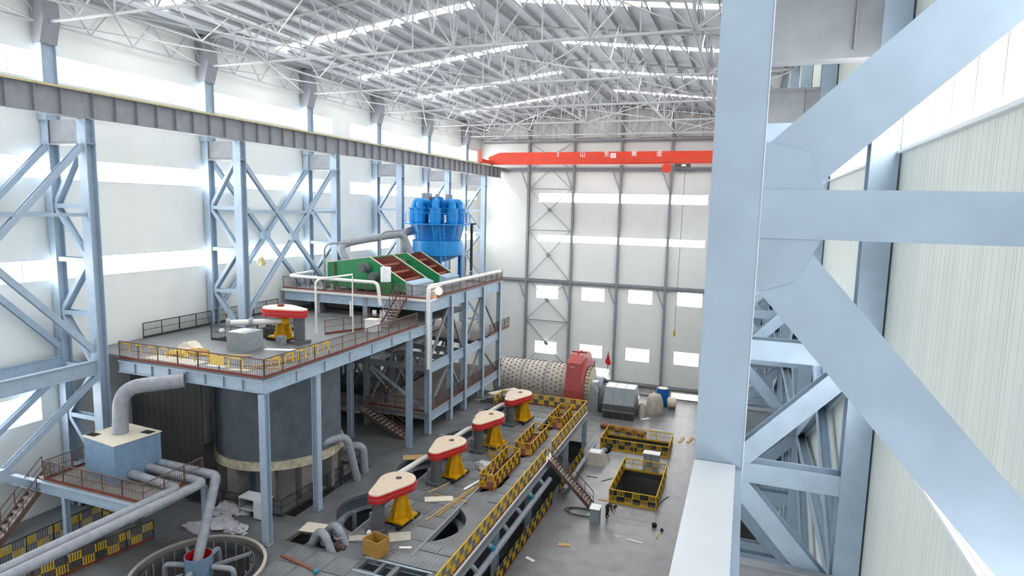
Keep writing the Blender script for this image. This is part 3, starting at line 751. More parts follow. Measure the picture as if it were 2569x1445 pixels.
# feed pipes between agitators (white overhead)
for i in range(1, 4):
    z = L1+1.3; x = TX[i]-1.7
    pts = arcpath([(x-.8, TY[i]-5.4, L1+1.0), (x+.2, TY[i]-1.4, z+.15), (x+1.3, TY[i]-.6, z+.15)], .5)
    t = thing('slurry_pipe', 'white sloping slurry pipe leading to the %s agitator from the crate' % NTH[i], 'pipe', pts[0], 'white slurry pipes')
    part('pipe', MB().tube(pts, .2, 12), 'whitepipe', t); part('flange', MB().cyl(pts[-1], Vector(pts[-1])+Vector((.12, .07, 0)), .3, 14), 'motor', t)
    part('bracket', MB().lim(x-.9, x-.8, TY[i]-5.4, TY[i]-5.2, L1-.2, L1+.85).lim(x+.5, x+.6, TY[i]-1.2, TY[i]-1.1, L1-.2, L1+1.2), 'steel_grey', t)
for i in range(1, 4):
    x, y = TX[i]-1.5, TY[i]+2.2
    t = thing('control_box', 'dark grey equipment box standing beyond the %s agitator from the crate' % NTH[i], 'equipment box', (x, y, L1), 'equipment boxes between the agitators')
    part('body', MB().lim(x-.9, x+.9, y-.55, y+.55, L1+.03, L1+1.35), 'motor', t)
    part('lid', MB().lim(x-.95, x+.95, y-.6, y+.6, L1+1.35, L1+1.42), 'greypipe', t)
    part('valve', MB().cyl((x-.4, y, L1+1.42), (x-.4, y, L1+1.9), .12, 10).cyl((x-.75, y, L1+1.75), (x-.05, y, L1+1.75), .1, 10), 'steel_grey', t)
# deck edge
t = thing('deck_beam', 'long pale grey edge beam of the agitator deck above the low floor', 'beam', (XD, 38, L1-.5))
part('web', MB().lim(XD-.02, XD+.02, 12, 58.6, L1-.62, L1-.06), 'steel_grey', t)
part('flange', MB().lim(XD-.2, XD+.22, 12, 58.6, L1-.06, L1), 'frame_white', t); part('flange', MB().lim(XD-.2, XD+.22, 12, 58.6, L1-.68, L1-.62), 'steel_grey', t)
for j, y in enumerate((22, 28.5, 35, 41.5, 51.5, 58.3)):
    t = thing('deck_column', 'blue-grey H column under the edge of the agitator deck, %s from the mill' % NTH[5-j], 'column', (XD, y, GZ), 'columns under the deck edge')
    beam('shaft', (XD, y, L0-.5), (XD, y, L1-.68), .4, .4, 'steel', t, 'Hy', .03); part('base_plate', MB().lim(XD-.3, XD+.3, y-.3, y+.3, L0-.5, L0-.46), 'steel_grey', t)
railing('yellow and grey checkered railing along the deck edge, up to the stair gap', [(XD+.1, 24), (XD+.1, 45.3)], L1, 'checkered railings on the deck', 'checker', cols=('yellow', 'rustred'))
railing('yellow and grey checkered railing along the deck edge, past the stair gap to the mill', [(XD+.1, 46.7), (XD+.1, 58.5), (-22.4, 58.5), (-22.4, 56.2)], L1, 'checkered railings on the deck', 'checker', cols=('yellow', 'rustred'))
railing('lower yellow and black railing along the floor below the deck edge', [(XD+.75, 24), (XD+.75, 45.0)], L0, 'checkered railings on the deck', 'checker2', cols=('dark', 'rustred'), h=1.0)
railing('short lower yellow and black railing at the floor beyond the brown stairs', [(XD+.75, 47.2), (XD+.75, 55.0)], L0, 'checkered railings on the deck', 'checker2', cols=('dark', 'rustred'), h=1.0)
stair('brown steel stairway from the agitator deck down to the low floor', (XD+.2, 46, L1), (-10.0, 46, L0), 1.0, 17, 'stairs', rails=(1, 1))
# pipes along the deck edge
t = thing('pipeline', 'long grey pipeline below the deck edge with slanting branch pipes', 'pipe', (XD+.5, 24, L1-1.2))
part('main_pipe', MB().cyl((XD+.5, 22, L1-1.3), (XD+.5, 45.1, L1-1.3), .2, 14), 'greypipe', t)
for j in range(8):
    y = 26+j*2.5
    part('branch', MB().tube(arcpath([(XD-.7, y-.2, L1-.8), (XD+.2, y, L1-.75), (XD+.45, y+.15, L1-1.25)], .35), .15, 10), 'greypipe', t)
    part('elbow_sleeve', MB().cyl((XD+.3, y+.02, L1-.85), (XD+.42, y+.12, L1-1.1), .18, 10), 'teal', t) if j % 3 == 0 else None
t = thing('pipeline', 'grey pipe run on the low floor beyond the brown stairs', 'pipe', (XD+1.3, 48, L0))
part('main_pipe', MB().cyl((XD+1.2, 46.8, L0+.5), (XD+1.2, 57.5, L0+.5), .2, 14), 'greypipe', t)
part('branch', MB().cyl((XD+1.2, 54, L0+.5), (XD+2.6, 56.5, L0+.6), .24, 14), 'greypipe', t); part('valve', MB().cyl((XD+2.6, 56.4, L0+.6), (XD+2.75, 56.7, L0+.6), .36, 14), 'black', t)
part('support', MB().lim(XD+1.0, XD+1.4, 48, 48.2, L0, L0+.32).lim(XD+1.0, XD+1.4, 53, 53.2, L0, L0+.32), 'steel_grey', t)
# railed stairwells on the deck
for j, (x0, x1, y0, y1) in enumerate(((-16.5, -15.4, 38.9, 44.3), (-16.3, -15.0, 45.6, 50.4), (-15.7, -14.5, 52.6, 56.6))):
    lab = NTH[j]
    railing('yellow guard railing around the %s stairwell on the deck from the cardboard crate' % lab, [(x0, y0), (x1, y0), (x1, y1), (x0, y1)], L1, 'railings of the deck stairwells', 'checker2', closed=True, pan=.45, cols=('mustard', 'rustred'))
    solo('stairwell_pit', MB().lim(x0+.1, x1-.1, y0+.2, y1-.2, L1+.012, L1+.03), 'rustred', 'brown hatch cover inside the %s deck stairwell railing' % lab, 'hatch', 'deck stairwell hatches')
railing('short yellow railing panel beside the third agitator pedestal', [(-18.0, 44.3), (-16.9, 44.3), (-16.9, 45.4)], L1, 'railings of the deck stairwells', 'checker2', cols=('mustard', 'mustard'), pan=.45)

# ================================================================= UPPER PLATFORM WITH THE FIRST DRIVE
YA, YB = 27.36, 46.4
t = thing('platform', 'steel platform with the single big agitator drive beside the window-strip wall', 'platform', (-30, 36, P1))
pd = curve_fill('deck_slab', [(-36.0, YA), (XE, YA), (XE, YB), (XW+.3, YB), (XW+.3, 28), (-36.0, 28)], [rect(-35.4, -32.6, 34.0, 39.5)], P1-.12, P1, 'deckplate', t)
def girder(lab, a, b, z0, z1, parent, stiff=2.0, out=(0, 0)):
    a = Vector((*a, 0)); b = Vector((*b, 0)); d = (b-a).normalized(); s = Vector((-d.y, d.x, 0))
    beam('girder_web', (a.x, a.y, (z0+z1)/2), (b.x, b.y, (z0+z1)/2), .04, z1-z0, 'steel', parent)
    for z in (z0+.02, z1-.02): beam('girder_flange', (a.x, a.y, z), (b.x, b.y, z), .26, .04, 'steel', parent)
    n = int((b-a).length/stiff)
    for i in range(1, n):
        c = a+(b-a)*i/n; beam('stiffener', (c.x, c.y, z0+.04), (c.x, c.y, z1-.04), .03 if abs(d.x) > .5 else .22, .22 if abs(d.x) > .5 else .03, 'steel_grey', parent)
girder('f', (-36.0, YA), (XE, YA), P1-.82, P1-.1, t, 1.3); girder('r', (XE, YA), (XE, YB), P1-.86, P1-.1, t, 2.4)
for y in (32.0, 36.5, 41.0): girder('j', (-36.0, y), (XE, y), P1-.7, P1-.12, t, 99)
for j, (x, y) in enumerate(((XE, YA), (XE, 31.95), (XE, 43.7), (-30.5, 43.7))):
    c = thing('platform_column', ('pale blue H column at the corner of the big-drive platform beside the thickener', 'second pale blue H column under the big-drive platform edge', 'pale blue H column where the big-drive platform meets the screen tower', 'blue-grey H column inside, below the screen platform stairs')[j], 'column', (x, y, L1), 'columns of the big-drive platform')
    beam('shaft', (x, y, L1), (x, y, P1-.86), .42, .42, 'steel', c, 'Hy' if j != 1 else 'Hx', .035); part('base_plate', MB().lim(x-.3, x+.3, y-.3, y+.3, L1, L1+.04), 'steel_grey', c)
railing('rusty railing with yellow patches along the front of the big-drive platform', [(-36.0, YA+.05), (XE, YA+.05)], P1, 'railings of the upper platforms')
railing('rusty railing along the long open side of the big-drive platform', [(XE, YA+.15), (XE, 45.0)], P1, 'railings of the upper platforms')
yp = thing('barrier_panels', 'yellow painted barrier panels hung on the front railing of the big-drive platform', 'barrier', (-30, YA, P1))
for i in range(7):
    x = -35.6+i*1.05
    part('panel_frame', MB().lim(x, x+.55, YA-.03, YA, P1+.99, P1+1.05).lim(x+.5, x+.55, YA-.03, YA, P1+.5, P1+1.0), 'yellow', yp)
for i, x in enumerate((-28.6, -27.3)):
    part('panel', MB().lim(x, x+1.0, YA-.03, YA, P1+.45, P1+1.02) if i == 0 else MB().lim(x, x+1.1, YA-.03, YA, P1+.96, P1+1.03).lim(x, x+.1, YA-.03, YA, P1+.3, P1+1.0).lim(x+1.0, x+1.1, YA-.03, YA, P1+.3, P1+1.0), 'yellow_pale', yp)
yq = thing('barrier_panels', 'yellow painted barrier panels hung on the side railing of the big-drive platform', 'barrier', (XE, 30, P1))
for i in range(5):
    y = 28.0+i*1.15
    part('panel_frame', MB().lim(XE+.03, XE+.06, y, y+.7, P1+.98, P1+1.05).lim(XE+.03, XE+.06, y+.6, y+.7, P1+.45, P1+1.0).lim(XE+.03, XE+.06, y, y+.04, P1+.45, P1+1.0), 'yellow', yq)
railing('dark railing along the window-strip wall behind the big-drive platform', [(XW+.5, 32.2), (XW+.5, 46.0)], P1, 'railings of the upper platforms', cols=('dark', 'dark'))
railing('dark railing around the floor opening behind the big-drive platform pipework', [(-35.4, 34.0), (-32.5, 34.0), (-32.5, 39.5), (-35.4, 39.5)], P1, 'railings of the upper platforms', cols=('dark', 'dark'))
railing('rusty inner railing between the big drive and the screen platform', [(-29.4, 39.0), (-27.4, 43.2)], P1, 'railings of the upper platforms')
agitator('single big agitator drive with red cover on the upper platform', -31.0, 35.9, P1, math.radians(84), (.7, -.1), None, 2.4, 3.7, 2.25, True)
# piping left of the big drive
t = thing('slurry_pipe', 'white horizontal slurry pipe with valves on a grey box beside the big drive', 'pipe', (-32, 33.5, P1))
part('pipe', MB().cyl((-33.2, 33.4, P1+1.5), (-30.5, 35.6, P1+1.5), .2, 14), 'whitepipe', t)
for i, f in enumerate((.0, .42)):
    p = Vector((-33.2, 33.4, P1+1.5)).lerp(Vector((-30.5, 35.6, P1+1.5)), f)
    part('valve', MB().cyl(p+Vector((0, 0, -1.2)), p+Vector((0, 0, .2)), .16, 12).cyl(p+Vector((0, 0, .2)), p+Vector((0, 0, .8)), .05, 8).cyl(p-Vector((.1, .08, 0)), p+Vector((.1, .08, 0)), .32, 14), 'greypipe', t)
    part('handle', MB().box(p+Vector((-.3, -.3, -.5)), (.25, .25, .2)), 'paint_white', t)
part('yellow_flange', MB().cyl((-30.5, 35.6, P1+1.5), (-30.1, 35.9, P1+1.5), .34, 14), 'mustard', t)
t = thing('pump_box', 'grey steel feed box standing open on the big-drive platform', 'equipment box', (-31.2, 32.6, P1))
part('body', MB().lim(-31.9, -30.4, 31.9, 33.6, P1, P1+1.25), 'greybox', t); part('lid', MB().lim(-31.8, -30.9, 32.0, 33.2, P1+1.25, P1+1.29), 'paint_white', t)
# clutter on the platform
def boards(names):
    for nm, lab, p, L, ang, m, wd, th, z in names:
        R_ = Matrix.Rotation(ang, 3, 'Z'); solo(nm, MB().box((p[0], p[1], z+th/2+.001), (L, wd, th), R_), m, lab, 'board', 'loose boards')
boards([('plank', 'long pale plank lying across the planks by the grey feed box', (-30.6, 30.6), 3.2, .35, 'timber', .18, .05, P1+.06),
        ('plank', 'long pale plank under the others by the grey feed box', (-31.2, 30.2), 3.6, .2, 'timber', .18, .05, P1),
        ('plank', 'short tan plank behind the platform side railing', (-27.2, 31.4), 2.2, .9, 'timber', .2, .06, P1),
        ('plank', 'tan plank nearest the platform corner', (-26.4, 29.2), 2.0, .4, 'timber', .2, .05, P1),
        ('plank', 'tan plank across the lumber by the platform side railing', (-26.6, 30.2), 2.6, 1.1, 'timber', .16, .05, P1+.06),
        ('plank', 'thin yellowish plank on the lumber by the platform side railing', (-26.2, 31.2), 2.4, .75, 'timber', .14, .05, P1+.12),
        ('board', 'large pinkish brown board lying at the front railing of the platform', (-32.6, 28.5), 4.2, -.02, 'paper', 1.1, .04, P1),
        ('board', 'white board lying under the yellow barrier panel', (-29.3, 28.4), 1.3, .1, 'paint_white', .35, .03, P1),
        ('board', 'white sheet lying near the big drive base', (-28.7, 33.6), 2.6, .3, 'paint_white', .5, .02, P1),
        ('board', 'grey metal sheet propped near the platform corner', (-27.4, 28.3), 1.2, .2, 'paper', .4, .03, P1)])
def heap(name, label, cat, c, rx, ry, hh, m, seed, group=None, n=20, ro=1.):
    rnd = random.Random(seed); b = MB(); rings = 7; b.sm = True; vs = []; fs = []
    for i in range(rings+1):
        f = i/rings
        for k in range(n):
            a = 2*math.pi*k/n; rr = math.cos(f*math.pi/2)**(1 if ro > .5 else .42)*(1+.22*ro*math.sin(3*a+seed)+.25*ro*rnd.uniform(-1, 1)) if i < rings else .001
            vs.append((c[0]+rx*rr*math.cos(a), c[1]+ry*rr*math.sin(a), c[2]+.01+hh*math.sin(f*math.pi/2)*(1+.2*ro*rnd.uniform(-1, 1) if 0 < i < rings else 1)*(0 if i == 0 else 1)))
    for i in range(rings):
        for k in range(n): fs.append((i*n+k, i*n+(k+1) % n, (i+1)*n+(k+1) % n, (i+1)*n+k))
    fs.append(tuple(range(n-1, -1, -1))); b.add(vs, fs)
    return solo(name, b, m, label, cat, group)
heap('plastic_heap', 'crumpled white plastic sheet heap on the big-drive platform', 'plastic sheet', (-34.0, 31.0, P1), .9, .6, .55, 'paper', 3)
heap('plastic_heap', 'brownish crumpled wrapping beside the white plastic heap', 'plastic sheet', (-32.9, 30.4, P1), 1.0, .5, .3, 'crate', 5)
heap('plastic_heap', 'yellow wrapping heap behind the platform front railing', 'plastic sheet', (-33.6, 29.6, P1), .8, .5, .3, 'yellow_pale', 9)
t = thing('work_box', 'small pale box on the platform at the foot of the screen stairs', 'box', (-27.0, 41.8, P1)); part('body', MB().lim(-27.5, -26.6, 41.4, 42.2, P1, P1+.9), 'frame_white', t); part('lid', MB().lim(-27.55, -26.55, 41.35, 42.25, P1+.9, P1+.95), 'paper', t)
# white service pipes
for lab, pts, r_ in (('white service pipe with a long arm in front of the screen platform', [(-29.9, 38.6, P1), (-29.9, 38.6, P1+4.2), (-28.0, 40.6, P1+4.5)], .08),
                     ('thick white pipe along the front railing of the screen platform bending down', [(-37.9, 48.5, P2+1.5), (-38.2, 45.6, P2+1.35), (-29.0, 45.6, P2+1.3), (-28.7, 45.6, P2-.6)], .15),
                     ('thick white pipe running beside the floodlight and down the tower column', [(XE+.4, 62.5, P2+1.1), (XE+.4, 46.1, P2+1.2), (XE+.4, 46.1, UF-.2)], .16),
                     ('pair of slim white pipes hanging in front of the screen platform', [(-31.0, 44.6, P2-.3), (-31.0, 44.6, P1+.4)], .09),
                     ('slim white standpipe rising from the platform behind the big drive', [(-27.9, 40.4, P1), (-27.9, 40.4, P1+4.4)], .05)):
    solo('service_pipe', MB().tube(arcpath(pts, .5) if len(pts) > 2 else pts, r_, 10), 'whitepipe', lab, 'pipe', 'white service pipes')

# ================================================================= SCREEN TOWER
YS0, YS1 = 46.7, 64.0
t = thing('screen_tower', 'tall grey steel tower carrying the screens and cyclones', 'platform', (-31, 55, L1))
part('deck_slab', MB().lim(XW+.3, XE, YS0, YS1, P2-.15, P2), 'grating', t)
part('deck_edge', MB().lim(XW+.3, XE+.05, YS0-.06, YS0, P2-.22, P2+.02), 'whitepipe', t)
girder('f', (XW+.6, YS0+.1), (XE, YS0+.1), P2-1.0, P2-.15, t, 3.0); girder('r', (XE, YS0), (XE, YS1), P2-1.15, P2-.15, t, 99)
girder('r2', (-31.0, YS0), (-31.0, YS1), P2-1.0, P2-.15, t, 99)
TYS = [46.95, 51.2, 54.3, 58.6, 63.2]
for y in TYS:
    for x in (XE, -31.0, -36.0):
        beam('column', (x, y, L1), (x, y, P2-.15), .46, .44, 'steel' if x == XE else 'steel_grey', t, 'Hx' if x == XE else 'Hy', .035)
    for z in (UF, MF): beam('cross_beam', (-36, y, z-.4), (XE, y, z-.4), .2, .5, 'steel_grey', t, 'Hy', .03)
for x in (XE, -31.0):
    for z in (UF, MF): beam('long_beam', (x, YS0, z-.42), (x, YS1, z-.42), .26, .84, 'steel' if x == XE else 'steel_grey', t, 'Hy', .03)
for i in range(4):
    y0, y1 = TYS[i]+.2, TYS[i+1]-.2
    for x in (XE-.12, -31.0, -36):
        for za, zb in ((P2-1.2, UF), (UF-.9, MF)):
            if (i+int(x)) % 2 == 0 or x < -30: beam('brace', (x, y0, zb), (x, y1, za), .16, .2, 'steel_grey', t, 'Hx', .03)
            if (i+int(x)) % 2 == 1 or x < -30: beam('brace', (x-.05, y0, za), (x-.05, y1, zb), .16, .2, 'steel_grey', t, 'Hx', .03)
beam('brace', (-30.6, 47.0, UF-.8), (XE-.3, 47.0, MF+.2), .14, .2, 'steel', t, 'Hx', .03)
part('floor_slab', MB().lim(-36, XE, YS0, YS1, MF-.12, MF), 'concrete', t, 'grey lower floor slab')
part('floor_slab', MB().lim(-36.5, -30.2, 50, YS1+2.4, UF-.12, UF), 'concrete', t, 'grey middle floor slab')
part('floor_slab', MB().lim(-30.2, XE+.1, 57.5, YS1+2.4, UF-.12, UF), 'concrete', t, 'grey middle floor slab')
railing('brown railing along the front edge of the screen platform', [(XW+.5, YS0+.05), (XE, YS0+.05)], P2, 'railings of the upper platforms')
railing('brown railing along the long side edge of the screen platform beside the floodlight', [(XE, YS0+.2), (XE, YS1)], P2, 'railings of the upper platforms')
railing('brown railing along the lower floor of the screen tower', [(XE+.05, YS0+.3), (XE+.05, YS1)], MF, 'railings of the screen tower')
railing('brown railing at the front of the lower tower floor beside the dark stairs', [(-31.0, 46.9), (XE-.3, 46.9)], MF, 'railings of the screen tower')
railing('brown railing of the middle tower floor sticking out by the end wall', [(XE+.05, 60.5), (XE+.05, YS1+2.3)], UF, 'railings of the screen tower')
stair('rusty stairway from the big-drive platform up to the screens', (-27.2, 46.5, P2), (-26.9, 43.2, P1), .95, 10, 'stairs')
stair('dark rusty stairway from the lower tower floor down to the deck', (-30.6, 45.6, MF), (-26.0, 45.4, L1), 1.1, 12, 'stairs')
part('stair_landing', MB().lim(-32.6, -30.4, 44.6, 46.9, MF-.12, MF), 'concrete', t)
t2 = thing('access_door', 'pale switch cabinet beside the rusty stairs under the screen platform', 'cabinet', (-28.3, 45.9, P1)); part('body', MB().lim(-28.8, -28.1, 45.6, 46.1, P1, P2-1.05), 'greybox', t2); part('door', MB().lim(-28.76, -28.14, 45.57, 45.6, P1+.1, P2-1.1), 'frame_white', t2)
part('sign_plate', MB().lim(-30.1, -29.7, 46.5, 46.55, P2-1.75, P2-1.25), 'paint_white', t)
# floodlight
t = thing('floodlight', 'glowing round floodlight on the side railing of the screen platform', 'lamp', (XE+.15, 48.6, P2+.3))
part('housing', MB().lathe([(.1, -.3), (.32, -.1), (.36, 0)], (XE+.2, 48.4, P2+.55), 20, Matrix.Rotation(math.radians(90), 3, 'X')), 'motor', t)
part('lens', MB().cyl((XE+.2, 48.36, P2+.55), (XE+.2, 48.4, P2+.55), .3, 20), 'lamp', t, 'glowing lens'); part('bracket', MB().lim(XE+.05, XE+.35, 48.5, 48.6, P2+.1, P2+.25), 'motor', t)
# vibrating screens
def screen(label, x0, y0, y1, nm_m, group, A=4.5, B=8.1):
    """screen box sloping down towards +x between y0 and y1"""
    t = thing('vibrating_screen', label, 'machine', (x0, y0, P2), group)
    prof = [(x0, P2+.5), (x0, P2+2.5), (x0+A, P2+3.15), (x0+B, P2+1.15), (x0+B, P2+.25), (x0+2.5, P2+.25)]
    part('side_plate', MB().extr([(x, y0, z) for x, z in prof], (0, .1, 0)), 'green', t, 'green side plate')
    part('side_plate', MB().extr([(x, y1, z) for x, z in prof], (0, .1, 0)), 'green', t, 'green side plate')
    prof2 = [(x0+.1, P2+.6), (x0+.1, P2+2.4), (x0+A, P2+3.05), (x0+B-.1, P2+1.05), (x0+B-.1, P2+.3), (x0+2.5, P2+.3)]
    part('inner_liner', MB().extr([(x, y1-.06, z) for x, z in prof2], (0, .05, 0)), 'maroon', t, 'maroon liner')
    part('edge_trim', MB().bar((x0+A, y0+.05, P2+3.18), (x0+B, y0+.05, P2+1.18), .16, .05), 'cream', t)
    part('edge_trim', MB().bar((x0+A, y1+.05, P2+3.18), (x0+B, y1+.05, P2+1.18), .16, .05), 'cream', t)
    part('edge_trim', MB().bar((x0, y0+.05, P2+2.53), (x0+A, y0+.05, P2+3.18), .16, .05), 'cream', t)
    part('screen_deck', MB().extr([(x0+.3, y0+.1, P2+1.5), (x0+B-.2, y0+.1, P2+.35), (x0+B-.2, y0+.1, P2+.45), (x0+.3, y0+.1, P2+1.6)], (0, y1-y0-.2, 0)), 'maroon', t)
    for f in (.2, .5, .8):
        x = x0+A+(B-A)*f; z = P2+3.0-2.0*f; part('cross_tube', MB().cyl((x, y0+.1, z-.25), (x, y1, z-.25), .13, 12), 'copper', t)
    for i, (dx, dz) in enumerate(((4.2, 2.25), (5.2, 1.5))):
        part('exciter_motor', MB().cyl((x0+dx, y0-.8, P2+dz), (x0+dx, y0-.15, P2+dz), .42, 18).cyl((x0+dx, y0-.88, P2+dz), (x0+dx, y0-.8, P2+dz), .3, 14), 'motor', t)
        part('motor_seat', MB().cyl((x0+dx, y0-.15, P2+dz), (x0+dx, y0, P2+dz), .5, 18), 'green', t)
    part('post', MB().lim(x0+.6, x0+.85, y0-.12, y0, P2, P2+2.5), 'olive', t)
    part('spring_seat', MB().lim(x0+2.6, x0+3.2, y0-.1, y1+.2, P2, P2+.4).lim(x0+7.0, x0+7.5, y0-.1, y1+.2, P2, P2+.3), 'motor', t)
    part('discharge_chute', MB().extr([(x0+B, y0, P2+.02), (x0+B+.8, y0, P2+.02), (x0+B+.8, y0, P2+.95), (x0+B, y0, P2+1.2)], (0, y1-y0, 0)), 'steel', t, 'grey discharge chute')
    part('back_plate', MB().lim(x0-.05, x0+.05, y0, y1, P2+.5, P2+2.5), 'green', t)
screen('green vibrating screen box beside the white cylinder, first on the tower', -35.9, 48.2, 52.0, 'green', 'vibrating screens')
screen('green vibrating screen box behind the first one under the blue cyclones', -35.9, 54.7, 57.5, 'green', 'vibrating screens')
t = thing('oil_drum', 'white upright cylinder standing before the green screen', 'drum', (-29.3, 47.4, P2)); part('body', MB().lathe([(.02, 0), (.45, 0), (.45, 1.25), (.02, 1.3)], (-29.3, 47.4, P2+1.2), 20), 'frame_white', t); part('stand', MB().lim(-29.65, -28.95, 47.05, 47.75, P2, P2+1.2), 'green', t)
# feed pipes above the screens
for lab, pts, r_ in (('fat grey feed pipe arching above the first green screen', [(-35.4, 50.3, P2+2.5), (-36.2, 50.3, P2+4.0), (-35.0, 52.5, P2+4.4), (-33.0, 56.6, P2+5.0), (-32.2, 56.9, P2+2.9)], .38),
                     ('fat grey pipe rising beside the blue cyclones', [(-34.3, 59.0, P2), (-34.3, 59.0, P2+5.0), (-33.0, 60.4, P2+5.3)], .42),
                     ('thin dark frame pipe standing over the first green screen', [(-36.15, 48.0, P2), (-36.15, 48.0, P2+4.2), (-34.4, 49.4, P2+4.3)], .1),
                     ('thin dark frame pipe standing over the second green screen', [(-33.6, 53.4, P2), (-33.6, 53.4, P2+5.2), (-32.2, 55.6, P2+5.4)], .1)):
    solo('feed_pipe', MB().tube(arcpath(pts, .9, 8), r_, 14), 'greypipe', lab, 'pipe', 'pipes over the screens')
# blue cyclone cluster
CX, CY_ = -31.3, 61.0
t = thing('cyclone_cluster', 'bright blue cluster of hydrocyclones on the tower', 'machine', (CX, CY_, P2))
part('launder_tank', MB().lathe([(.05, P2+2.2), (1.2, P2+2.0), (2.75, P2+2.7), (2.75, P2+4.2), (2.6, P2+4.2), (2.6, P2+2.8)], (CX, CY_, 0), 36), 'blue', t)
part('inner_tank', MB().lathe([(2.45, P2+4.0), (2.75, P2+5.9), (2.85, P2+5.9)], (CX, CY_, 0), 32), 'bluedeep', t)
part('ring_walk', MB().lathe([(2.7, P2+5.9), (3.6, P2+5.9), (3.6, P2+6.02), (2.7, P2+6.02), (2.7, P2+5.9)], (CX, CY_, 0), 36, None), 'blue', t, smooth=False)
for i in range(8):
    a = 2*math.pi*(i+.5)/8; x, y = CX+2.35*math.cos(a), CY_+2.35*math.sin(a)
    c = part('cyclone', MB().lathe([(.12, P2+3.9), (.55, P2+6.0), (.6, P2+6.4), (.62, P2+7.5), (.7, P2+7.52), (.7, P2+7.62), (.4, P2+7.62)], (x, y, 0), 16), 'blue', t)
    part('overflow_elbow', MB().tube(arcpath([(x, y, P2+7.6), (x, y, P2+8.25), (CX+1.3*math.cos(a), CY_+1.3*math.sin(a), P2+8.2), (CX+1.1*math.cos(a), CY_+1.1*math.sin(a), P2+7.0)], .5), .4, 12), 'blue', c)
    part('valve', MB().cyl((CX+1.5*math.cos(a), CY_+1.5*math.sin(a), P2+8.3), (CX+1.5*math.cos(a), CY_+1.5*math.sin(a), P2+9.1), .14, 10), 'greypipe', c)
part('distributor', MB().lathe([(.02, P2+8.9), (.6, P2+8.8), (.75, P2+8.2), (.75, P2+6.2)], (CX, CY_, 0), 20), 'bluedeep', t)
part('valve_box', MB().lim(CX-1.6, CX-.7, CY_-.6, CY_+.2, P2+8.1, P2+9.2), 'greypipe', t)
for a in (.6, 2.2, 3.7, 5.3):
    x, y = CX+2.5*math.cos(a), CY_+2.5*math.sin(a); part('leg', MB().lim(x-.16, x+.16, y-.16, y+.16, P2, P2+4.2), 'bluedeep', t)
b = MB()
for i in range(28):
    a = 2*math.pi*i/28; b.bar((CX+3.55*math.cos(a), CY_+3.55*math.sin(a), P2+6), (CX+3.55*math.cos(a), CY_+3.55*math.sin(a), P2+7.1), .03)
part('guard_posts', b, 'blue', t, kind='stuff')
part('guard_ring', MB().tube([(CX+3.55*math.cos(2*math.pi*i/36), CY_+3.55*math.sin(2*math.pi*i/36), P2+7.1) for i in range(37)], .03, 6, False), 'blue', t)
lx, ly = CX+1.9, CY_-3.0
for s in (-.25, .25): beam('ladder_rail', (lx+s+.9, ly-.6, P2), (lx+s, ly+.2, P2+6.2), .06, .06, 'blue', t)
for i in range(18):
    f = i/18; part('rung', MB().box((lx+.9*(1-f), ly-.6+.8*f, P2+6.2*f+.15), (.5, .04, .04)), 'blue', t)
for i, (x, y) in enumerate(((-34.6, 63.6), (-28.4, 63.6))):
    s = solo('support_post', MB().lim(x-.12, x+.12, y-.12, y+.12, P2, P2+6.0).lim(x-.5, x+.5, y-.1, y+.1, P2+5.9, P2+6.05), 'dark', ('dark support post at the window-wall side of the blue cyclones', 'dark support post at the open side of the blue cyclones')[i], 'post', 'posts beside the cyclones')
railing('white hand railing around the pit behind the blue cyclones', [(-27.6, 60.5), (XE-.3, 60.5), (XE-.3, 63.8)], P2, 'railings of the upper platforms', cols=('whitepipe', 'steel_grey'))
# yellow rag-like ventilator hung between columns
heap('hanging_bag', 'small yellowish bag hanging on the wall-side cross brace', 'bag', (-37.6, 41.6, -5.2), .32, .28, .7, 'conductor', 4)

# ================================================================= BIG TANK UNDER THE PLATFORM
KX, KY, KR = -30.1, 34.7, 4.15
t = thing('storage_tank', 'huge dark grey cylindrical tank under the big-drive platform', 'tank', (KX, KY, L1))
part('shell', MB().lathe([(KR, -16.6), (KR, P1-.75)], (KX, KY, 0), 56), 'darktank', t)
part('skirt', MB().lathe([(KR+.02, -16.6), (KR+.18, -16.6), (KR+.2, -17.15), (KR+.02, -17.15)], (KX, KY, 0), 56), 'skirt', t, 'stained cream skirt ring')
part('bottom', MB().prism(ell(KX, KY, KR, KR), -16.7, -16.6), 'concrete', t)
for i in range(10):
    a = 2*math.pi*(i+.3)/10; x, y = KX+(KR-.5)*math.cos(a), KY+(KR-.5)*math.sin(a)
    part('pillar', MB().box((x, y, (L1-17.15)/2), (.9, .9, 17.15*-1-L1), Matrix.Rotation(a, 3, 'Z')), 'concrete', t, 'concrete pillar')
part('drain_elbow', MB().tube(arcpath([(KX+3.3, KY-1.6, -16.2), (KX+4.7, KY+1.2, -16.1), (KX+5.0, KY+2.0, L1)], .8), .28, 12), 'greypipe', t)
railing('dark railing around the foot of the huge tank', [(KX-3.2, 29.6), (-26.3, 30.2), (-25.9, 39.0)], L1, 'brown railings', cols=('dark', 'dark'))
t = thing('shade_partition', 'dark brown corrugated partition, widened in place of shade, behind the pump box under the platform', 'partition', (-35, 30.5, L1))
for i in range(12): part('sheet', MB().lim(-38.4+i*.52, -37.9+i*.52, 29.9, 29.95+.03*(i % 2), L1, P1-.8), 'dark', t)  # dark sheets carried on toward the tank to stand in for shade there

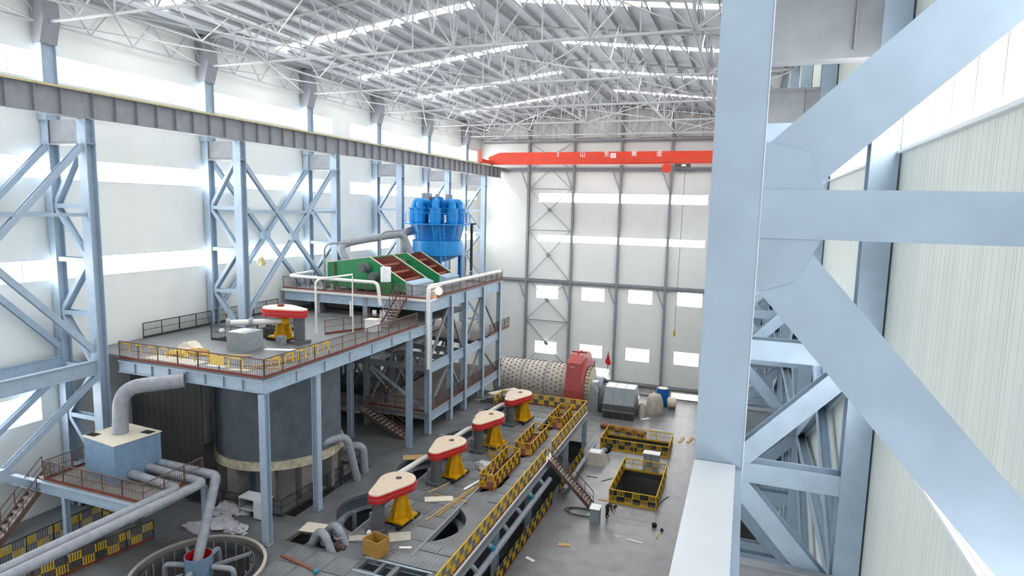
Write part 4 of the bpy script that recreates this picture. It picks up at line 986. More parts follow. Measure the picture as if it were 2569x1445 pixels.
# ================================================================= PUMP BOX PLATFORM
PZ = -15.6
t = thing('pump_platform', 'low blue-grey platform carrying the pump box between thickener and wall', 'platform', (-33, 24, L1))
part('deck_slab', MB().lim(-35.9, -28.2, 22.3, 26.3, PZ-.1, PZ), 'concrete', t)
girder('f', (-38.2, 22.25), (-28.3, 22.25), PZ-.6, PZ-.04, t, 99); girder('r', (-28.25, 22.25), (-28.25, 26.3), PZ-.6, PZ-.04, t, 99)
for x, y in ((-34.0, 22.25), (-28.25, 26.2), (-34.0, 26.2)): beam('leg', (x, y, L1), (x, y, PZ-.6), .26, .26, 'steel', t, 'Hy', .025)
railing('thin rusty railing around the pump box platform', [(-35.8, 25.5), (-35.8, 22.4), (-28.3, 22.4), (-28.3, 26.2)], PZ, 'brown railings')
stair('rusty stairway from the pump box platform down toward the wall', (-36.4, 22.9, PZ), (-37.2, 19.5, L1), 1.1, 13, 'stairs')
t = thing('distributor_box', 'blue-grey steel distributor box with a beige top under the platform', 'equipment box', (-32.8, 25, PZ))
BXP = [(-34.5, 23.8), (-31.5, 23.35), (-31.2, 26.0), (-34.2, 26.2)]
part('body', MB().prism(BXP, PZ, PZ+2.25), 'bluebox', t)
part('top_plate', MB().prism([(-34.56, 23.74), (-31.46, 23.29), (-31.14, 26.06), (-34.26, 26.26)], PZ+2.25, PZ+2.3), 'paper', t, 'beige top plate')
for x, y in ((-34.1, 24.1), (-31.7, 25.6)): part('inspection_hole', MB().box((x, y, PZ+2.305), (.7, .45, .02)), 'black', t)
solo('feed_pipe', MB().tube(arcpath([(-33.0, 24.9, PZ+2.3), (-33.0, 25.1, PZ+4.9), (-30.5, 27.2, PZ+5.1)], 1.2, 8), .42, 18), 'greypipe', 'fat grey pipe curving up out of the distributor box', 'pipe')
for lab, pts, r_ in (('grey launder pipe from the box bending back toward the viewer, wall side', [(-31.4, 24.2, PZ+.4), (-28.0, 24.2, PZ+.15), (-28.6, 10.0, PZ)], .24),
                     ('grey launder pipe from the box bending back toward the viewer, thickener side', [(-31.3, 25.2, PZ+.4), (-27.3, 25.3, PZ+.15), (-27.9, 10.0, PZ)], .24),
                     ('grey feed pipe from the box dropping into the thickener centre well', [(-31.2, 25.9, PZ+.4), (-27.3, 26.2, PZ+.2), (THX-.05, THY-.1, L1+.4)], .26)):
    solo('launder_pipe', MB().tube(arcpath(pts, .35), r_, 16), 'greypipe', lab, 'pipe', 'pipes from the distributor box')
railing('yellow and black checkered railing beside the pit, nearer the wall', [(-36.0, 15.5), (-36.0, 25.7), (-34.4, 25.9)], L1, 'checkered railings by the pit', 'checker2', cols=('dark', 'rustred'), h=1.15, pan=.62)
railing('yellow and black checkered railing beside the pit, nearer the thickener', [(-32.9, 18.0), (-31.3, 25.3)], L1, 'checkered railings by the pit', 'checker2', cols=('dark', 'rustred'), h=1.15, pan=.62)
solo('pit_shell', MB().lim(-35.8, -35.7, 14, 25.6, L1-4, L1-.25).lim(-32.2, -32.1, 14, 25.6, L1-4, L1-.25).lim(-35.8, -32.1, 25.5, 25.6, L1-4, L1-.25).lim(-35.8, -32.1, 14, 25.6, L1-4.1, L1-4), 'concrete', 'dark concrete pit between the two checkered railings', 'pit')
# thickener
t = thing('thickener', 'round thickener tank with a blue centre well and red rim inside', 'tank', (THX, THY, L1-3))
part('rim_wall', MB().lathe([(THR-.12, L1-3), (THR-.12, L1+.22), (THR, L1+.22), (THR, L1-3)], (THX, THY, 0), 64), 'concrete', t)
part('rim_lip', MB().lathe([(THR-.14, L1+.22), (THR-.14, L1+.28), (THR+.03, L1+.28), (THR+.03, L1+.2)], (THX, THY, 0), 64), 'mill', t)
part('launder', MB().lathe([(THR-.12, L1-.2), (THR-.6, L1-.2), (THR-.6, L1+.2), (THR-.65, L1+.2), (THR-.65, L1-.3)], (THX, THY, 0), 64), 'motor', t)
part('floor_cone', MB().lathe([(.01, L1-3.2), (THR, L1-2.8)], (THX, THY, 0), 48), 'black', t)
cw = part('centre_well', MB().lathe([(.68, L1-.2), (.7, L1+1.0), (.66, L1+1.0), (.65, L1-.2)], (THX, THY, 0), 32), 'bluebox', t, 'pale blue centre well')
part('well_lining', MB().lathe([(.645, L1+.1), (.65, L1+.99)], (THX, THY, 0), 32), 'red', cw, 'red lining'); part('well_floor', MB().prism(ell(THX, THY, .64, .64, 24), L1+.1, L1+.14), 'red', cw)
for i in range(8):
    a = 2*math.pi*(i+.35)/8; c_, s_ = math.cos(a), math.sin(a)
    if i % 2 == 0: part('feed_arm', MB().tube(arcpath([(THX+.75*c_, THY+.75*s_, L1+.35), (THX+1.9*c_, THY+1.9*s_, L1+.3), (THX+1.95*c_, THY+1.95*s_, L1-.6)], .3), .15, 10), 'greypipe', t)
    else: beam('radial_beam', (THX+.8*c_, THY+.8*s_, L1+.1), (THX+(THR-.65)*c_, THY+(THR-.65)*s_, L1+.1), .14, .16, 'steel_grey', t)
for i in range(24):
    a = 2*math.pi*i/24; part('weir_rod', MB().cyl((THX+(THR-.75)*math.cos(a), THY+(THR-.75)*math.sin(a), L1-1.2), (THX+(THR-.75)*math.cos(a), THY+(THR-.75)*math.sin(a), L1+.25), .035, 6), 'greypipe', t)

# ================================================================= BALL MILL
MX0, MX1, MY, MZ, MR = -27.6, -18.9, 71.0, -20.6, 2.35
Rx = Matrix.Rotation(math.pi/2, 3, 'Y')
t = thing('ball_mill', 'long bolted cream ball mill drum before the end wall', 'machine', (-22, MY, L0))
part('drum', MB().lathe([(MR-.3, MX0-.01), (MR, MX0), (MR, MX1)], (0, MY, MZ), 64, Rx), 'mill', t)
for x in (-27.2, -24.1, -21.2): part('shell_flange', MB().lathe([(MR, x-.07), (MR+.14, x-.07), (MR+.14, x+.07), (MR, x+.07)], (0, MY, MZ), 64, Rx), 'greypipe', t)
bm = MB(); bm.cyl((0, 0, -.03), (0, 0, .09), .08, 8); bme = bm.mesh('liner_bolt', 'bolt')
nb = 0
for j in range(16):
    x = MX0+.3+j*.54
    for i in range(12):
        a = math.radians(-10+i*13+(6.5 if j % 2 else 0))
        # facing the viewer side: angle from -Y towards +Z
        d = Vector((0, -math.cos(a), math.sin(a)))
        if nb < 290:
            M = frame(Vector((0, 0, 0)), d).to_4x4(); M.translation = Vector((x, MY, MZ))+d*MR; link('liner_bolt', bme, t, M); nb += 1
part('end_cone', MB().lathe([(MR, MX1), (MR, MX1+2.1), (MR+.12, MX1+2.1), (MR+.12, MX1+2.45), (MR, MX1+2.5), (MR-.05, MX1+3.0), (1.5, MX1+3.25), (1.2, MX1+3.3)], (0, MY, MZ), 64, Rx), 'skirt', t, 'yellowish end head')
part('trunnion', MB().lathe([(1.2, MX1+2.2), (1.2, MX1+4.4)], (0, MY, MZ), 32, Rx), 'greypipe', t)
for i in range(16):
    a = math.radians(-10+i*11)
    for dx in (2.6, 2.9):
        d = Vector((0, -math.cos(a), math.sin(a))); part('head_bolt', MB().cyl(Vector((MX1+dx, MY, MZ))+d*2.25, Vector((MX1+dx, MY, MZ))+d*2.42, .08, 6), 'bolt', t)
# gear guard
gx0, gx1 = -18.4, -16.7
def guard_poly(R_):
    return [(MY+R_*math.cos(math.radians(a)), MZ+R_*math.sin(math.radians(a))) for a in (200, 180, 160, 140, 120, 100, 80, 60, 40, 20, 0)]
gp = [(MY-3.35, MZ-2.6), (MY-3.35, MZ+.2), (MY-2.6, MZ+3.2), (MY-1.2, MZ+3.9), (MY+1.2, MZ+3.9), (MY+2.6, MZ+3.2), (MY+3.35, MZ+.2), (MY+3.35, MZ-2.6)]
gi = [(MY+2.35*math.cos(math.radians(a)), MZ+2.45*math.sin(math.radians(a))) for a in range(0, 181, 12)]
part('gear_guard', MB().extr([(gx0, y, z) for y, z in gp], (gx1-gx0, 0, 0)), 'redguard', t, 'red gear guard housing', smooth=False)
part('guard_face', MB().lathe([(2.3, gx1), (3.3, gx1), (3.25, gx1+.35), (2.35, gx1+.35), (2.3, gx1)], (0, MY, MZ), 40, Rx @ Matrix.Rotation(0, 3, 'Z')), 'redguard', t)
part('guard_ridge', MB().lim(gx0-.05, gx1+.05, MY-.05, MY+.05, MZ+3.9, MZ+4.0).lim((gx0+gx1)/2-.04, (gx0+gx1)/2+.04, MY-1.2, MY+1.2, MZ+3.9, MZ+4.0), 'rustred', t)
part('guard_plate', MB().lim(gx0+.45, gx0+.95, MY-2.72, MY-2.6, MZ+2.5, MZ+2.8), 'cream', t)
part('guard_seam', MB().lim(gx0-.04, gx1+.04, MY-3.42, MY+3.4, MZ-1.3, MZ-1.2), 'rustred', t)
part('pier', MB().lim(-27.6, -26.2, MY-2.2, MY+2.2, GZ, MZ-2.4), 'concrete', t, 'concrete pier'); part('pier', MB().lim(-18.5, -14.6, MY-2.6, MY+2.6, GZ, MZ-2.55), 'concrete', t, 'concrete pier')
# bearing and covers at the trunnion end
t = thing('bearing_housing', 'dusty grey bearing housing beside the red gear guard', 'machine', (-15.6, MY-.5, L0))
part('body', MB().extr([(-16.2, MY-2.2, L0-.2), (-14.7, MY-2.2, L0-.2), (-14.7, MY-2.2, L0+2.2), (-15.0, MY-1.6, L0+3.2), (-16.0, MY-1.6, L0+3.2), (-16.2, MY-2.2, L0+2.4)], (0, 3.4, 0)), 'greybox', t)
part('cap', MB().lim(-15.9, -15.0, MY-1.4, MY+1.2, L0+3.2, L0+3.3), 'paint_white', t)
part('disc', MB().cyl((-14.6, MY-.6, L0+1.2), (-14.1, MY-.6, L0+1.2), 1.75, 28), 'motor', t)
t = thing('motor_guard', 'big grey panelled guard box beside the mill with a white lid', 'machine', (-12, 69, L0))
gb = [(-13.9, 67.3), (-10.4, 67.3), (-10.4, 70.6), (-13.9, 70.6)]
part('lower_body', MB().prism(gb, L0-.2, L0+1.6), 'motor', t)
part('upper_body', MB().extr([(-13.8, 67.35, L0+1.6), (-13.8, 70.5, L0+1.6), (-13.8, 70.0, L0+3.3), (-13.8, 68.1, L0+3.3)], (3.35, 0, 0)), 'greybox', t)
for i in range(3): part('lid_panel', MB().lim(-13.75+i*1.1, -12.72+i*1.1, 68.1, 70.0, L0+3.3, L0+3.36), 'paint_white', t, 'white lid panel')
for i in range(4): part('rib', MB().bar((-13.8+1.1*i, 67.33, L0+1.6), (-13.8+1.1*i, 68.08, L0+3.3), .06), 'steel_grey', t)
part('waist_rail', MB().lim(-13.95, -10.35, 67.25, 67.3, L0+.8, L0+.9).lim(-13.95, -10.35, 67.25, 67.3, L0+1.55, L0+1.66), 'steel_grey', t)
for i in range(3): part('door', MB().lim(-13.7+1.15*i, -12.7+1.15*i, 67.24, 67.29, L0+.02, L0+.75), 'dark', t)
heap('covered_motor', 'big motor wrapped in a beige tarpaulin beside the guard box', 'motor', (-8.7, 71.3, L0), 1.0, 1.2, 2.2, 'tarpaulin', 2, n=24, ro=.28)
heap('covered_gearbox', 'lower tarpaulin-wrapped lump between guard box and motor', 'machine', (-9.85, 69.4, L0), .45, .8, 1.5, 'tarpaulin', 12, ro=.3)
t = thing('blue_drum', 'tall blue barrel standing behind the wrapped motor', 'drum', (-8.3, 75.3, L0)); part('body', MB().lathe([(.02, 0), (.75, 0), (.78, .7), (.75, .75), (.78, 1.5), (.72, 2.1), (.02, 2.1)], (-8.2, 74.6, L0), 24), 'bluedrum', t); part('lid', MB().lathe([(.02, 2.16), (.6, 2.1)], (-8.2, 74.6, L0), 20), 'cream', t)
t = thing('small_motor', 'small cream round motor on the floor near the blue barrel', 'motor', (-6.9, 73.6, L0)); part('body', MB().cyl((-7.4, 73.6, L0+.75), (-6.5, 73.6, L0+.75), .62, 20), 'cream', t); part('foot', MB().lim(-7.3, -6.6, 73.1, 74.1, L0, L0+.2), 'motor', t); part('end_bell', MB().cyl((-7.55, 73.6, L0+.75), (-7.4, 73.6, L0+.75), .5, 20), 'teal', t)
solo('rust_pipe', MB().cyl((-13.2, 63.9, L0+.3), (-8.4, 62.9, L0+.3), .28, 14), 'copper', 'thick rusty pipe lying on the floor behind the larger railed opening', 'pipe')
boards([('plank', 'short white plank leaning by the wrapped motor', (-9.3, 68.6), 1.1, .9, 'paint_white', .35, .06, L0),
        ('plank', 'pale plank on the low floor by the ribbed wall, first of two', (-4.9, 63.6), 1.6, 1.4, 'timber', .28, .06, L0),
        ('plank', 'pale plank on the low floor by the ribbed wall, second of two', (-4.1, 63.9), 1.6, 1.35, 'timber', .28, .06, L0),
        ('board', 'white strip lying on the floor beside the larger opening', (-7.6, 65.5), 1.2, -.05, 'paint_white', .15, .03, L0),
        ('board', 'thin dark bar lying on the floor near the trapezoid box', (-11.2, 51.3), .9, .0, 'dark', .07, .04, L0),
        ('board', 'thin brown bar lying aslant near the smaller opening', (-9.9, 51.2), 1.2, .9, 'rust', .07, .04, L0),
        ('board', 'white strip lying on the open floor before the smaller opening', (-6.0, 42.0), 1.1, -.12, 'paint_white', .12, .03, L0),
        ('board', 'thin white scrap strip next to the longer strip on the open floor', (-7.2, 42.2), .5, .3, 'paint_white', .08, .02, L0),
        ('board', 'tan scrap of board alone on the open floor', (-10.4, 39.6), .8, .2, 'timber', .35, .05, L0),
        ('board', 'crumpled white scrap on the floor by the lower railing', (-12.0, 37.0), .7, -.4, 'paint_white', .25, .04, L0),
        ('board', 'small tan stick on the floor near the ribbed wall', (-4.6, 43.4), .8, 1.5, 'timber', .12, .05, L0),
        ('board', 'yellowish scrap on the floor at the foot of the brown stairs', (-9.4, 47.4), .7, .05, 'timber', .2, .03, L0),
        ('plank', 'long tan strip lying lengthwise on the agitator deck', (-17.3, 36.0), 5.6, 1.42, 'timber', .1, .05, L1+.04),
        ('plank', 'second tan strip beside the long one on the agitator deck', (-17.0, 36.6), 5.2, 1.45, 'crate', .1, .05, L1+.04),
        ('plank', 'tan strip lying crosswise under the long strips', (-17.6, 36.6), 2.6, -.1, 'crate', .1, .04, L1+.036),
        ('plank', 'thin tan strip close behind the first agitator', (-19.0, 38.0), 2.8, 1.25, 'timber', .1, .05, L1+.04),
        ('board', 'pale board lying beside the first agitator pedestal', (-18.3, 36.2), 1.9, .5, 'paper', .7, .04, L1+.04),
        ('board', 'beige square hatch plate in front of the first agitator', (-18.2, 30.9), 1.3, .55, 'mill', 1.0, .05, L1+.04),
        ('board', 'small beige plate left of the cardboard crate', (-20.4, 29.8), 1.0, .5, 'mill', .6, .05, L1+.04),
        ('board', 'small white scrap near the square hatch plate', (-17.3, 30.0), .7, .4, 'paint_white', .2, .03, L1+.04),
        ('board', 'yellowish boards scattered by the second tank', (-23.3, 41.9), 1.9, .5, 'timber', .9, .05, L1),
        ('board', 'pale plywood sheet on the deck beside the corner column', (-23.6, 29.9), 1.4, .15, 'paper', 1.1, .03, L1),
        ('plank', 'pale plank resting on frames before the mill drum', (-22.9, 59.9), 3.4, 1.0, 'paper', .7, .1, L1+.5)])
solo('white_tube', MB().cyl((-17.3, 38.0, L1+.12), (-16.5, 41.2, L1+.12), .1, 10), 'paint_white', 'short white plastic tube lying on the agitator deck', 'pipe')
heap('plastic_heap', 'crumpled grey plastic beside the second agitator pedestal', 'plastic sheet', (-17.4, 42.2, L1+.03), .8, .6, .5, 'plastic', 6)
for i, (x, y, rx, ry, hh) in enumerate(((-29.9, 29.6, 1.2, .7, .5), (-28.9, 28.0, 1.3, .8, .45), (-27.6, 27.9, .7, .5, .3), (-30.0, 27.2, .9, .6, .3))):
    heap('plastic_heap', ('crumpled grey plastic sheet pile behind the white cabinet', 'crumpled plastic sheet pile between cabinet and thickener', 'small crumpled plastic lump by the corner column', 'flat crumpled plastic beside the checkered pit railing')[i], 'plastic sheet', (x, y, L1), rx, ry, hh, 'plastic', 20+i, 'plastic sheets on the deck')
# crate
t = thing('cardboard_crate', 'open brown cardboard crate on the agitator deck', 'crate', (-18.6, 29.0, L1))
Rz = Matrix.Rotation(math.radians(-12), 3, 'Z'); c = Vector((-18.55, 28.9, L1+.5))
for dx, dy, sx, sy in ((0, -.45, 1.15, .04), (0, .45, 1.15, .04), (-.55, 0, .04, .9), (.55, 0, .04, .9)): part('side_panel', MB().box(c+Rz @ Vector((dx, dy, 0)), (sx, sy, .95), Rz), 'crate', t)
part('bottom_panel', MB().box(c+Vector((0, 0, -.45)), (1.06, .82, .04), Rz), 'crate', t)
heap('crate_filling', 'dark scraps inside the open cardboard crate', 'scrap', (-18.55, 28.9, L1+.08), .36, .28, .4, 'black', 8)
solo('paper_ball', MB().ball((-20.0, 30.4, L1+.2), .16), 'paint_white', 'small white ball lying behind the cardboard crate', 'ball')
# hose loops in the recess
for i, (x, y) in enumerate(((-21.6, 29.4), (-21.9, 28.5))):
    pts = [(x-.9+1.9*f, y-.3*f, L1-.5+1.35*math.sin(math.pi*f)) for f in [k/12 for k in range(13)]]
    solo('pipe_bend', MB().tube(pts, .24, 14), 'greypipe', ('grey pipe bend arching out of the deck recess, farther one', 'grey pipe bend arching out of the deck recess, nearer the thickener')[i], 'pipe', 'pipe bends in the recess')
t = thing('valve_set', 'rusty flanged valve set between the grey pipe bends', 'valve', (-20.9, 28.8, L1)); part('body', MB().cyl((-20.9, 28.6, L1-.3), (-20.9, 28.6, L1+.6), .12, 10).cyl((-21.3, 28.6, L1+.1), (-20.4, 28.6, L1+.1), .14, 10), 'rust', t); part('hand_wheel', MB().lathe([(.2, 0), (.24, .03), (.2, .06)], (-20.9, 28.6, L1+.6), 16), 'greypipe', t)
solo('rust_bar', MB().bar((-23.2, 26.6, L1+.08), (-20.6, 26.1, L1+.08), .16, .08), 'copper', 'rusty flat bar on the grating beside the thickener', 'bar')
solo('teal_rag', MB().ball((-20.4, 25.95, L1+.16), .14), 'teal', 'bright teal rag at the end of the rusty bar', 'rag')
# white cabinet by the column
t = thing('workbench', 'white open-fronted steel cabinet beside the corner column', 'cabinet', (-27.6, 29.6, L1))
part('top', MB().lim(-28.9, -27.0, 29.4, 30.3, L1+1.15, L1+1.25), 'frame_white', t); part('door', MB().lim(-27.7, -27.0, 29.35, 29.4, L1+.05, L1+1.15), 'frame_white', t); part('side', MB().lim(-28.9, -28.85, 29.4, 30.3, L1, L1+1.15).lim(-27.05, -27.0, 29.4, 30.3, L1, L1+1.15), 'greybox', t); part('shelf', MB().lim(-28.85, -27.7, 29.45, 30.25, L1+.4, L1+.44), 'frame_white', t); part('back', MB().lim(-28.9, -27.0, 30.27, 30.3, L1, L1+1.15), 'motor', t)
# elbow pipe near the tank
solo('drain_pipe', MB().tube(arcpath([(-26.6, 37.2, L1+2.0), (-25.5, 38.0, L1+2.1), (-25.4, 38.1, L1)], .6), .3, 14), 'greypipe', 'grey elbow drain pipe standing between huge tank and second agitator', 'pipe')
# low floor machines
t = thing('concrete_base', 'beige trapezoid machine base on the low floor behind the brown stairs', 'machine base', (-11.6, 54.5, L0))
b = MB(); lo = [(-12.6, 53.8), (-10.6, 53.8), (-10.6, 55.4), (-12.6, 55.4)]; hi = [(-12.3, 54.1), (-11.1, 54.1), (-11.1, 55.2), (-12.3, 55.2)]
b.add([(x, y, L0) for x, y in lo]+[(x, y, L0+1.0) for x, y in hi], [(3, 2, 1, 0), (4, 5, 6, 7)]+[(i, (i+1) % 4, 4+(i+1) % 4, 4+i) for i in range(4)]); part('block', b, 'mill', t); part('top_plate', MB().lim(-12.2, -11.2, 54.2, 55.1, L0+1.0, L0+1.05), 'paint_white', t)
t = thing('control_cabinet', 'light grey box with a white top beside the bending worker', 'box', (-9.0, 43.6, L0)); part('body', MB().lim(-9.5, -8.85, 43.2, 44.0, L0, L0+1.15), 'greybox', t); part('lid', MB().lim(-9.55, -8.8, 43.15, 44.05, L0+1.15, L0+1.2), 'paint_white', t)
t = thing('control_cabinet', 'light grey double box standing between the two railed openings', 'box', (-6.9, 55.8, L0)); part('body', MB().lim(-7.5, -6.1, 55.4, 56.2, L0, L0+1.2), 'greybox', t); part('lid', MB().lim(-7.55, -6.05, 55.35, 56.25, L0+1.2, L0+1.25), 'paint_white', t); part('seam', MB().lim(-6.83, -6.77, 55.38, 55.4, L0, L0+1.2), 'motor', t)
solo('hose_coil', MB().tube([(-10.4+1.0*math.cos(a)*(1+.04*a), 44.6+.6*math.sin(a), L0+.05+.004*a) for a in [k*.35 for k in range(36)]], .04, 6), 'dark', 'dark hose coil on the floor at the foot of the brown stairs', 'hose')
solo('cable', MB().tube([(-4.6-.1*i, 50+1.0*math.sin(i*.5)*.3-.35*i, L0+.03) for i in range(8)], .03, 6), 'dark', 'thin dark cable on the floor beside the smaller opening', 'cable')
for i, (x, y, s_) in enumerate(((-5.0, 44.6, .2), (-4.4, 44.2, .12))): solo('scrap_lump', MB().ball((x, y, L0+s_*.7), s_, 8), 'black', ('larger black lump on the floor near the smaller opening', 'smaller black lump on the floor near the smaller opening')[i], 'scrap', 'black lumps on the floor')
for i, (x, y) in enumerate(((-3.2, 66.2), (-3.3, 64.5), (-3.0, 63.0))): solo('floor_fitting', MB().lim(x-.35, x+.35, y-.2, y+.2, L0, L0+.35).lim(x-.1, x+.1, y-.1, y+.1, L0+.35, L0+.7), 'paint_white', ('white floor fitting by the ribbed wall, first from the mill', 'white floor fitting by the ribbed wall, second from the mill', 'white floor fitting by the ribbed wall, third from the mill')[i], 'fitting', 'white floor fittings')
t = thing('red_flag', 'small red pennant on a pole above the grey bearing housing', 'flag', (-14.9, 72.5, L0)); part('pole', MB().cyl((-14.6, 73.0, L0+1), (-14.6, 73.0, L0+6.2), .04, 8), 'dark', t); part('cloth', MB().extr([(-14.6, 73.0, L0+6.1), (-14.95, 72.98, L0+4.9), (-14.6, 73.0, L0+4.5), (-14.2, 72.95, L0+4.7)], (0, .03, 0)), 'flag', t)
solo('short_pole', MB().bar((-16.3, 72.6, L0+2.6), (-16.1, 72.6, L0+5.0), .1), 'rust', 'short brown pole beside the red gear guard', 'pole')
# frames of scrap steel before the mill
t = thing('steel_trestle', 'heap of grey steel offcuts on trestles before the mill drum', 'scrap', (-23.3, 57.5, L1))
for i in range(5): part('offcut', MB().bar((-24.6+.5*i, 56.6+.4*i, L1+.3+.12*i), (-22.6+.3*i, 58.3, L1+.4+.12*i), .16, .1), 'greypipe', t)
part('trestle', MB().lim(-24.3, -22.3, 57.2, 57.35, L1, L1+.5).lim(-23.5, -21.8, 59.2, 59.35, L1, L1+.5), 'motor', t)
# dark equipment under the screen platform
for i, (x, y, z, s_) in enumerate(((-33.5, 48.5, P1, (4.0, 1.6, 1.5)), (-33.8, 50.0, MF, (3.0, 2.0, 1.6)), (-34.0, 56.0, UF, (2.6, 2.6, 2.2)))):
    t = thing('pump_unit', ('dark pump unit in the shade under the screen platform', 'dark pump unit on the lower tower floor', 'dark pump unit on the middle tower floor')[i], 'pump', (x, y, z), 'pump units in the tower')
    part('casing', MB().cyl((x-s_[0]/2, y, z+s_[2]*.6), (x, y, z+s_[2]*.6), s_[2]*.5, 18), 'motor', t); part('motor', MB().cyl((x, y, z+s_[2]*.6), (x+s_[0]/2, y, z+s_[2]*.6), s_[2]*.35, 18), 'darktank', t); part('base', MB().lim(x-s_[0]/2, x+s_[0]/2, y-s_[1]/2, y+s_[1]/2, z, z+s_[2]*.16), 'dark', t)
part('deck_slab', MB().lim(XW+.3, -25.2, YB, 56, P1-.12, P1), 'deckplate', bpy.data.objects['platform'])

# ================================================================= PEOPLE
def person(label, base, heading, joints, edges, rad, zones, hair_c, hair_r):
    """one continuous skinned body; joints in a local frame: x forward, y to the body's left, z up"""
    R_ = Matrix.Rotation(heading, 3, 'Z'); names = list(joints); idx = {n: i for i, n in enumerate(names)}
    vs = [R_ @ Vector(joints[n]) for n in names]
    me = bpy.data.meshes.new('person'); me.from_pydata([tuple(v) for v in vs], [(idx[a], idx[b]) for a, b in edges], [])
    tmp = bpy.data.objects.new('tmp_person', me); COL.objects.link(tmp)
    sk = tmp.modifiers.new('skin', 'SKIN'); sk.use_smooth_shade = True
    if not me.skin_vertices: 
        bm_ = bmesh.new(); bm_.from_mesh(me); bm_.verts.layers.skin.verify(); bm_.to_mesh(me); bm_.free()
    for i, n in enumerate(names):
        r = rad[n]; me.skin_vertices[0].data[i].radius = r if isinstance(r, tuple) else (r, r)
        me.skin_vertices[0].data[i].use_root = (n == 'pelvis')
    sb = tmp.modifiers.new('sub', 'SUBSURF'); sb.levels = 2; sb.render_levels = 2
    bpy.context.view_layer.update()
    out = bpy.data.meshes.new_from_object(tmp.evaluated_get(bpy.context.evaluated_depsgraph_get())); bpy.data.objects.remove(tmp)
    out.materials.clear(); ms = []
    for m in ('skin', 'cloth_dark', 'olive', 'denim', 'black'): out.materials.append(MATS[m]); ms.append(m)
    for p in out.polygons:
        c = p.center; best = min(names, key=lambda n: (vs[idx[n]]-c).length_squared); p.material_index = ms.index(zones(best)); p.use_smooth = True
    zmin = min(v.co.z for v in out.vertices)
    o = link('person', out, None, Matrix.Translation(Vector(base)-Vector((0, 0, zmin)))); tag(o, label, 'person')
    hc = R_ @ Vector(hair_c)+Vector(base)-Vector((0, 0, zmin))
    part('hair', MB().lathe([(hair_r*math.sin(math.pi*i/8), hair_r*math.cos(math.pi*i/8)) for i in range(6)], hc, 14), 'hair', o)
    return o
def hand(J, E, Rr, wrist, side, d, sp, pre):
    d = Vector(d).normalized(); sp = Vector(sp).normalized(); w_ = Vector(J[wrist]); palm = w_+d*.07
    J[pre+'palm'] = tuple(palm); E.append((wrist, pre+'palm')); Rr[pre+'palm'] = (.042, .024)
    for k, ln in enumerate((.07, .08, .075, .06)):
        o_ = palm+sp*(.027-.018*k)+d*.03; J[pre+'f%d' % k] = tuple(o_); J[pre+'g%d' % k] = tuple(o_+d*ln+Vector((0, 0, -.008)))
        E += [(pre+'palm', pre+'f%d' % k), (pre+'f%d' % k, pre+'g%d' % k)]; Rr[pre+'f%d' % k] = .010; Rr[pre+'g%d' % k] = .008
    J[pre+'t'] = tuple(w_+d*.04+sp*.055); J[pre+'u'] = tuple(w_+d*.085+sp*.075); E += [(wrist, pre+'t'), (pre+'t', pre+'u')]; Rr[pre+'t'] = .012; Rr[pre+'u'] = .010
def face(J, E, Rr, head, fwd, upv):
    f = Vector(fwd).normalized(); u_ = Vector(upv).normalized(); h_ = Vector(J[head]); s = f.cross(u_)
    for n, p, r in (('nose', h_+f*.12, .016), ('chin', h_+f*.08-u_*.1, .035), ('ear_a', h_+s*.09, .02), ('ear_b', h_-s*.09, .02)):
        J[n] = tuple(p); E.append((head, n)); Rr[n] = r
# bending worker
J = {'pelvis': (0, 0, .92), 'belly': (.16, 0, 1.02), 'chest': (.38, 0, 1.06), 'neck': (.52, 0, 1.06), 'head': (.64, 0, 1.0), 'crown': (.72, 0, 1.0),
     'hipL': (.0, .12, .88), 'kneeL': (.05, .16, .48), 'ankL': (-.02, .16, .09), 'toeL': (.15, .17, .04), 'hipR': (.0, -.12, .88), 'kneeR': (.06, -.16, .48), 'ankR': (.0, -.17, .09), 'toeR': (.17, -.18, .04),
     'shL': (.40, .19, 1.03), 'elL': (.46, .24, .76), 'wrL': (.6, .2, .55), 'shR': (.40, -.19, 1.03), 'elR': (.47, -.24, .76), 'wrR': (.62, -.18, .55)}
Ed = [('pelvis', 'belly'), ('belly', 'chest'), ('chest', 'neck'), ('neck', 'head'), ('head', 'crown'), ('pelvis', 'hipL'), ('hipL', 'kneeL'), ('kneeL', 'ankL'), ('ankL', 'toeL'), ('pelvis', 'hipR'), ('hipR', 'kneeR'), ('kneeR', 'ankR'), ('ankR', 'toeR'), ('chest', 'shL'), ('shL', 'elL'), ('elL', 'wrL'), ('chest', 'shR'), ('shR', 'elR'), ('elR', 'wrR')]
Rd = {'pelvis': .15, 'belly': .15, 'chest': (.17, .14), 'neck': .065, 'head': .105, 'crown': .085, 'hipL': .1, 'kneeL': .075, 'ankL': .055, 'toeL': .045, 'hipR': .1, 'kneeR': .075, 'ankR': .055, 'toeR': .045, 'shL': .075, 'elL': .058, 'wrL': .038, 'shR': .075, 'elR': .058, 'wrR': .038}
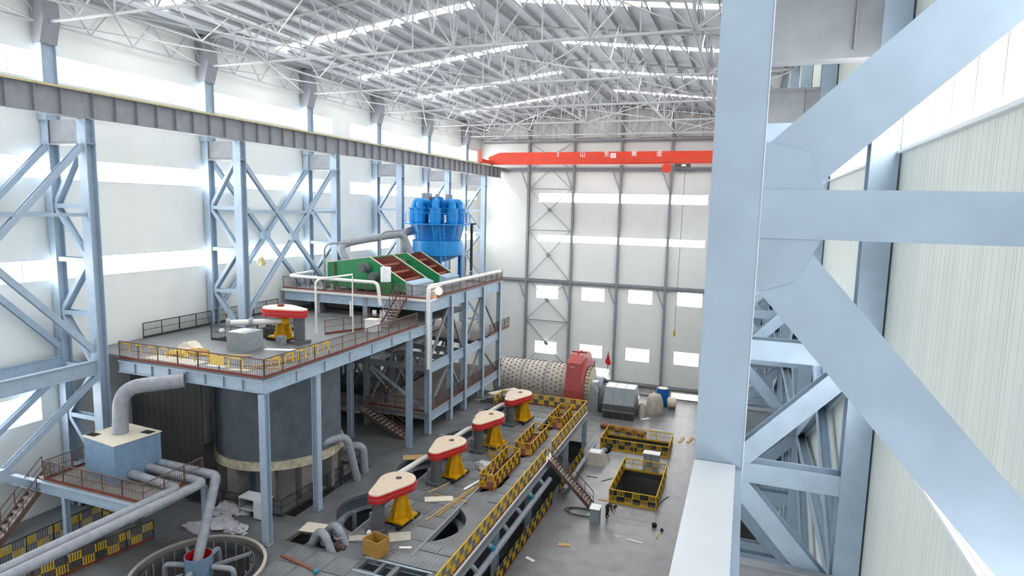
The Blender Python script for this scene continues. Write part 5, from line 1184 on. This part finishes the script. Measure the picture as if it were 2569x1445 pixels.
hand(J, Ed, Rd, 'wrL', 1, (.5, 0, -.8), (0, -1, 0), 'l_'); hand(J, Ed, Rd, 'wrR', -1, (.5, 0, -.8), (0, 1, 0), 'r_'); face(J, Ed, Rd, 'head', (.35, 0, -.9), (.9, 0, .35))
skin_n = lambda n: n in ('head', 'neck', 'nose', 'chin', 'crown', 'ear_a', 'ear_b') or n[:2] in ('l_', 'r_') or n in ('wrL', 'wrR')
person('worker in dark clothes bending over beside the smaller railed opening', (-8.55, 44.75, L0), math.radians(-12), J, Ed, Rd, lambda n: 'skin' if skin_n(n) else ('black' if n[:3] in ('ank', 'toe') else 'cloth_dark'), (.67, 0, 1.02), .115)
# standing worker on the tower floor
J = {'pelvis': (0, 0, .95), 'belly': (.0, 0, 1.12), 'chest': (.02, 0, 1.32), 'neck': (.02, 0, 1.48), 'head': (.04, 0, 1.6), 'crown': (.03, 0, 1.68),
     'hipL': (0, .1, .9), 'kneeL': (.03, .12, .5), 'ankL': (0, .12, .09), 'toeL': (.15, .14, .04), 'hipR': (0, -.1, .9), 'kneeR': (.03, -.12, .5), 'ankR': (0, -.12, .09), 'toeR': (.15, -.14, .04),
     'shL': (0, .2, 1.4), 'elL': (-.02, .27, 1.12), 'wrL': (.1, .26, .9), 'shR': (0, -.2, 1.4), 'elR': (-.02, -.27, 1.12), 'wrR': (.1, -.26, .9)}
Ed = [e for e in Ed if e[0] in J and e[1] in J]; Rd = {k: v for k, v in Rd.items() if k in J}
hand(J, Ed, Rd, 'wrL', 1, (.25, 0, -1), (1, 0, 0), 'l_'); hand(J, Ed, Rd, 'wrR', -1, (.25, 0, -1), (1, 0, 0), 'r_'); face(J, Ed, Rd, 'head', (1, 0, 0), (0, 0, 1))
person('worker in olive top and blue trousers standing on the lower tower floor', (-29.6, 47.9, MF), math.radians(-70), J, Ed, Rd, lambda n: 'skin' if skin_n(n) else ('black' if n[:3] in ('ank', 'toe') else ('denim' if n in ('pelvis', 'hipL', 'hipR', 'kneeL', 'kneeR') else 'olive')), (.02, 0, 1.63), .115)
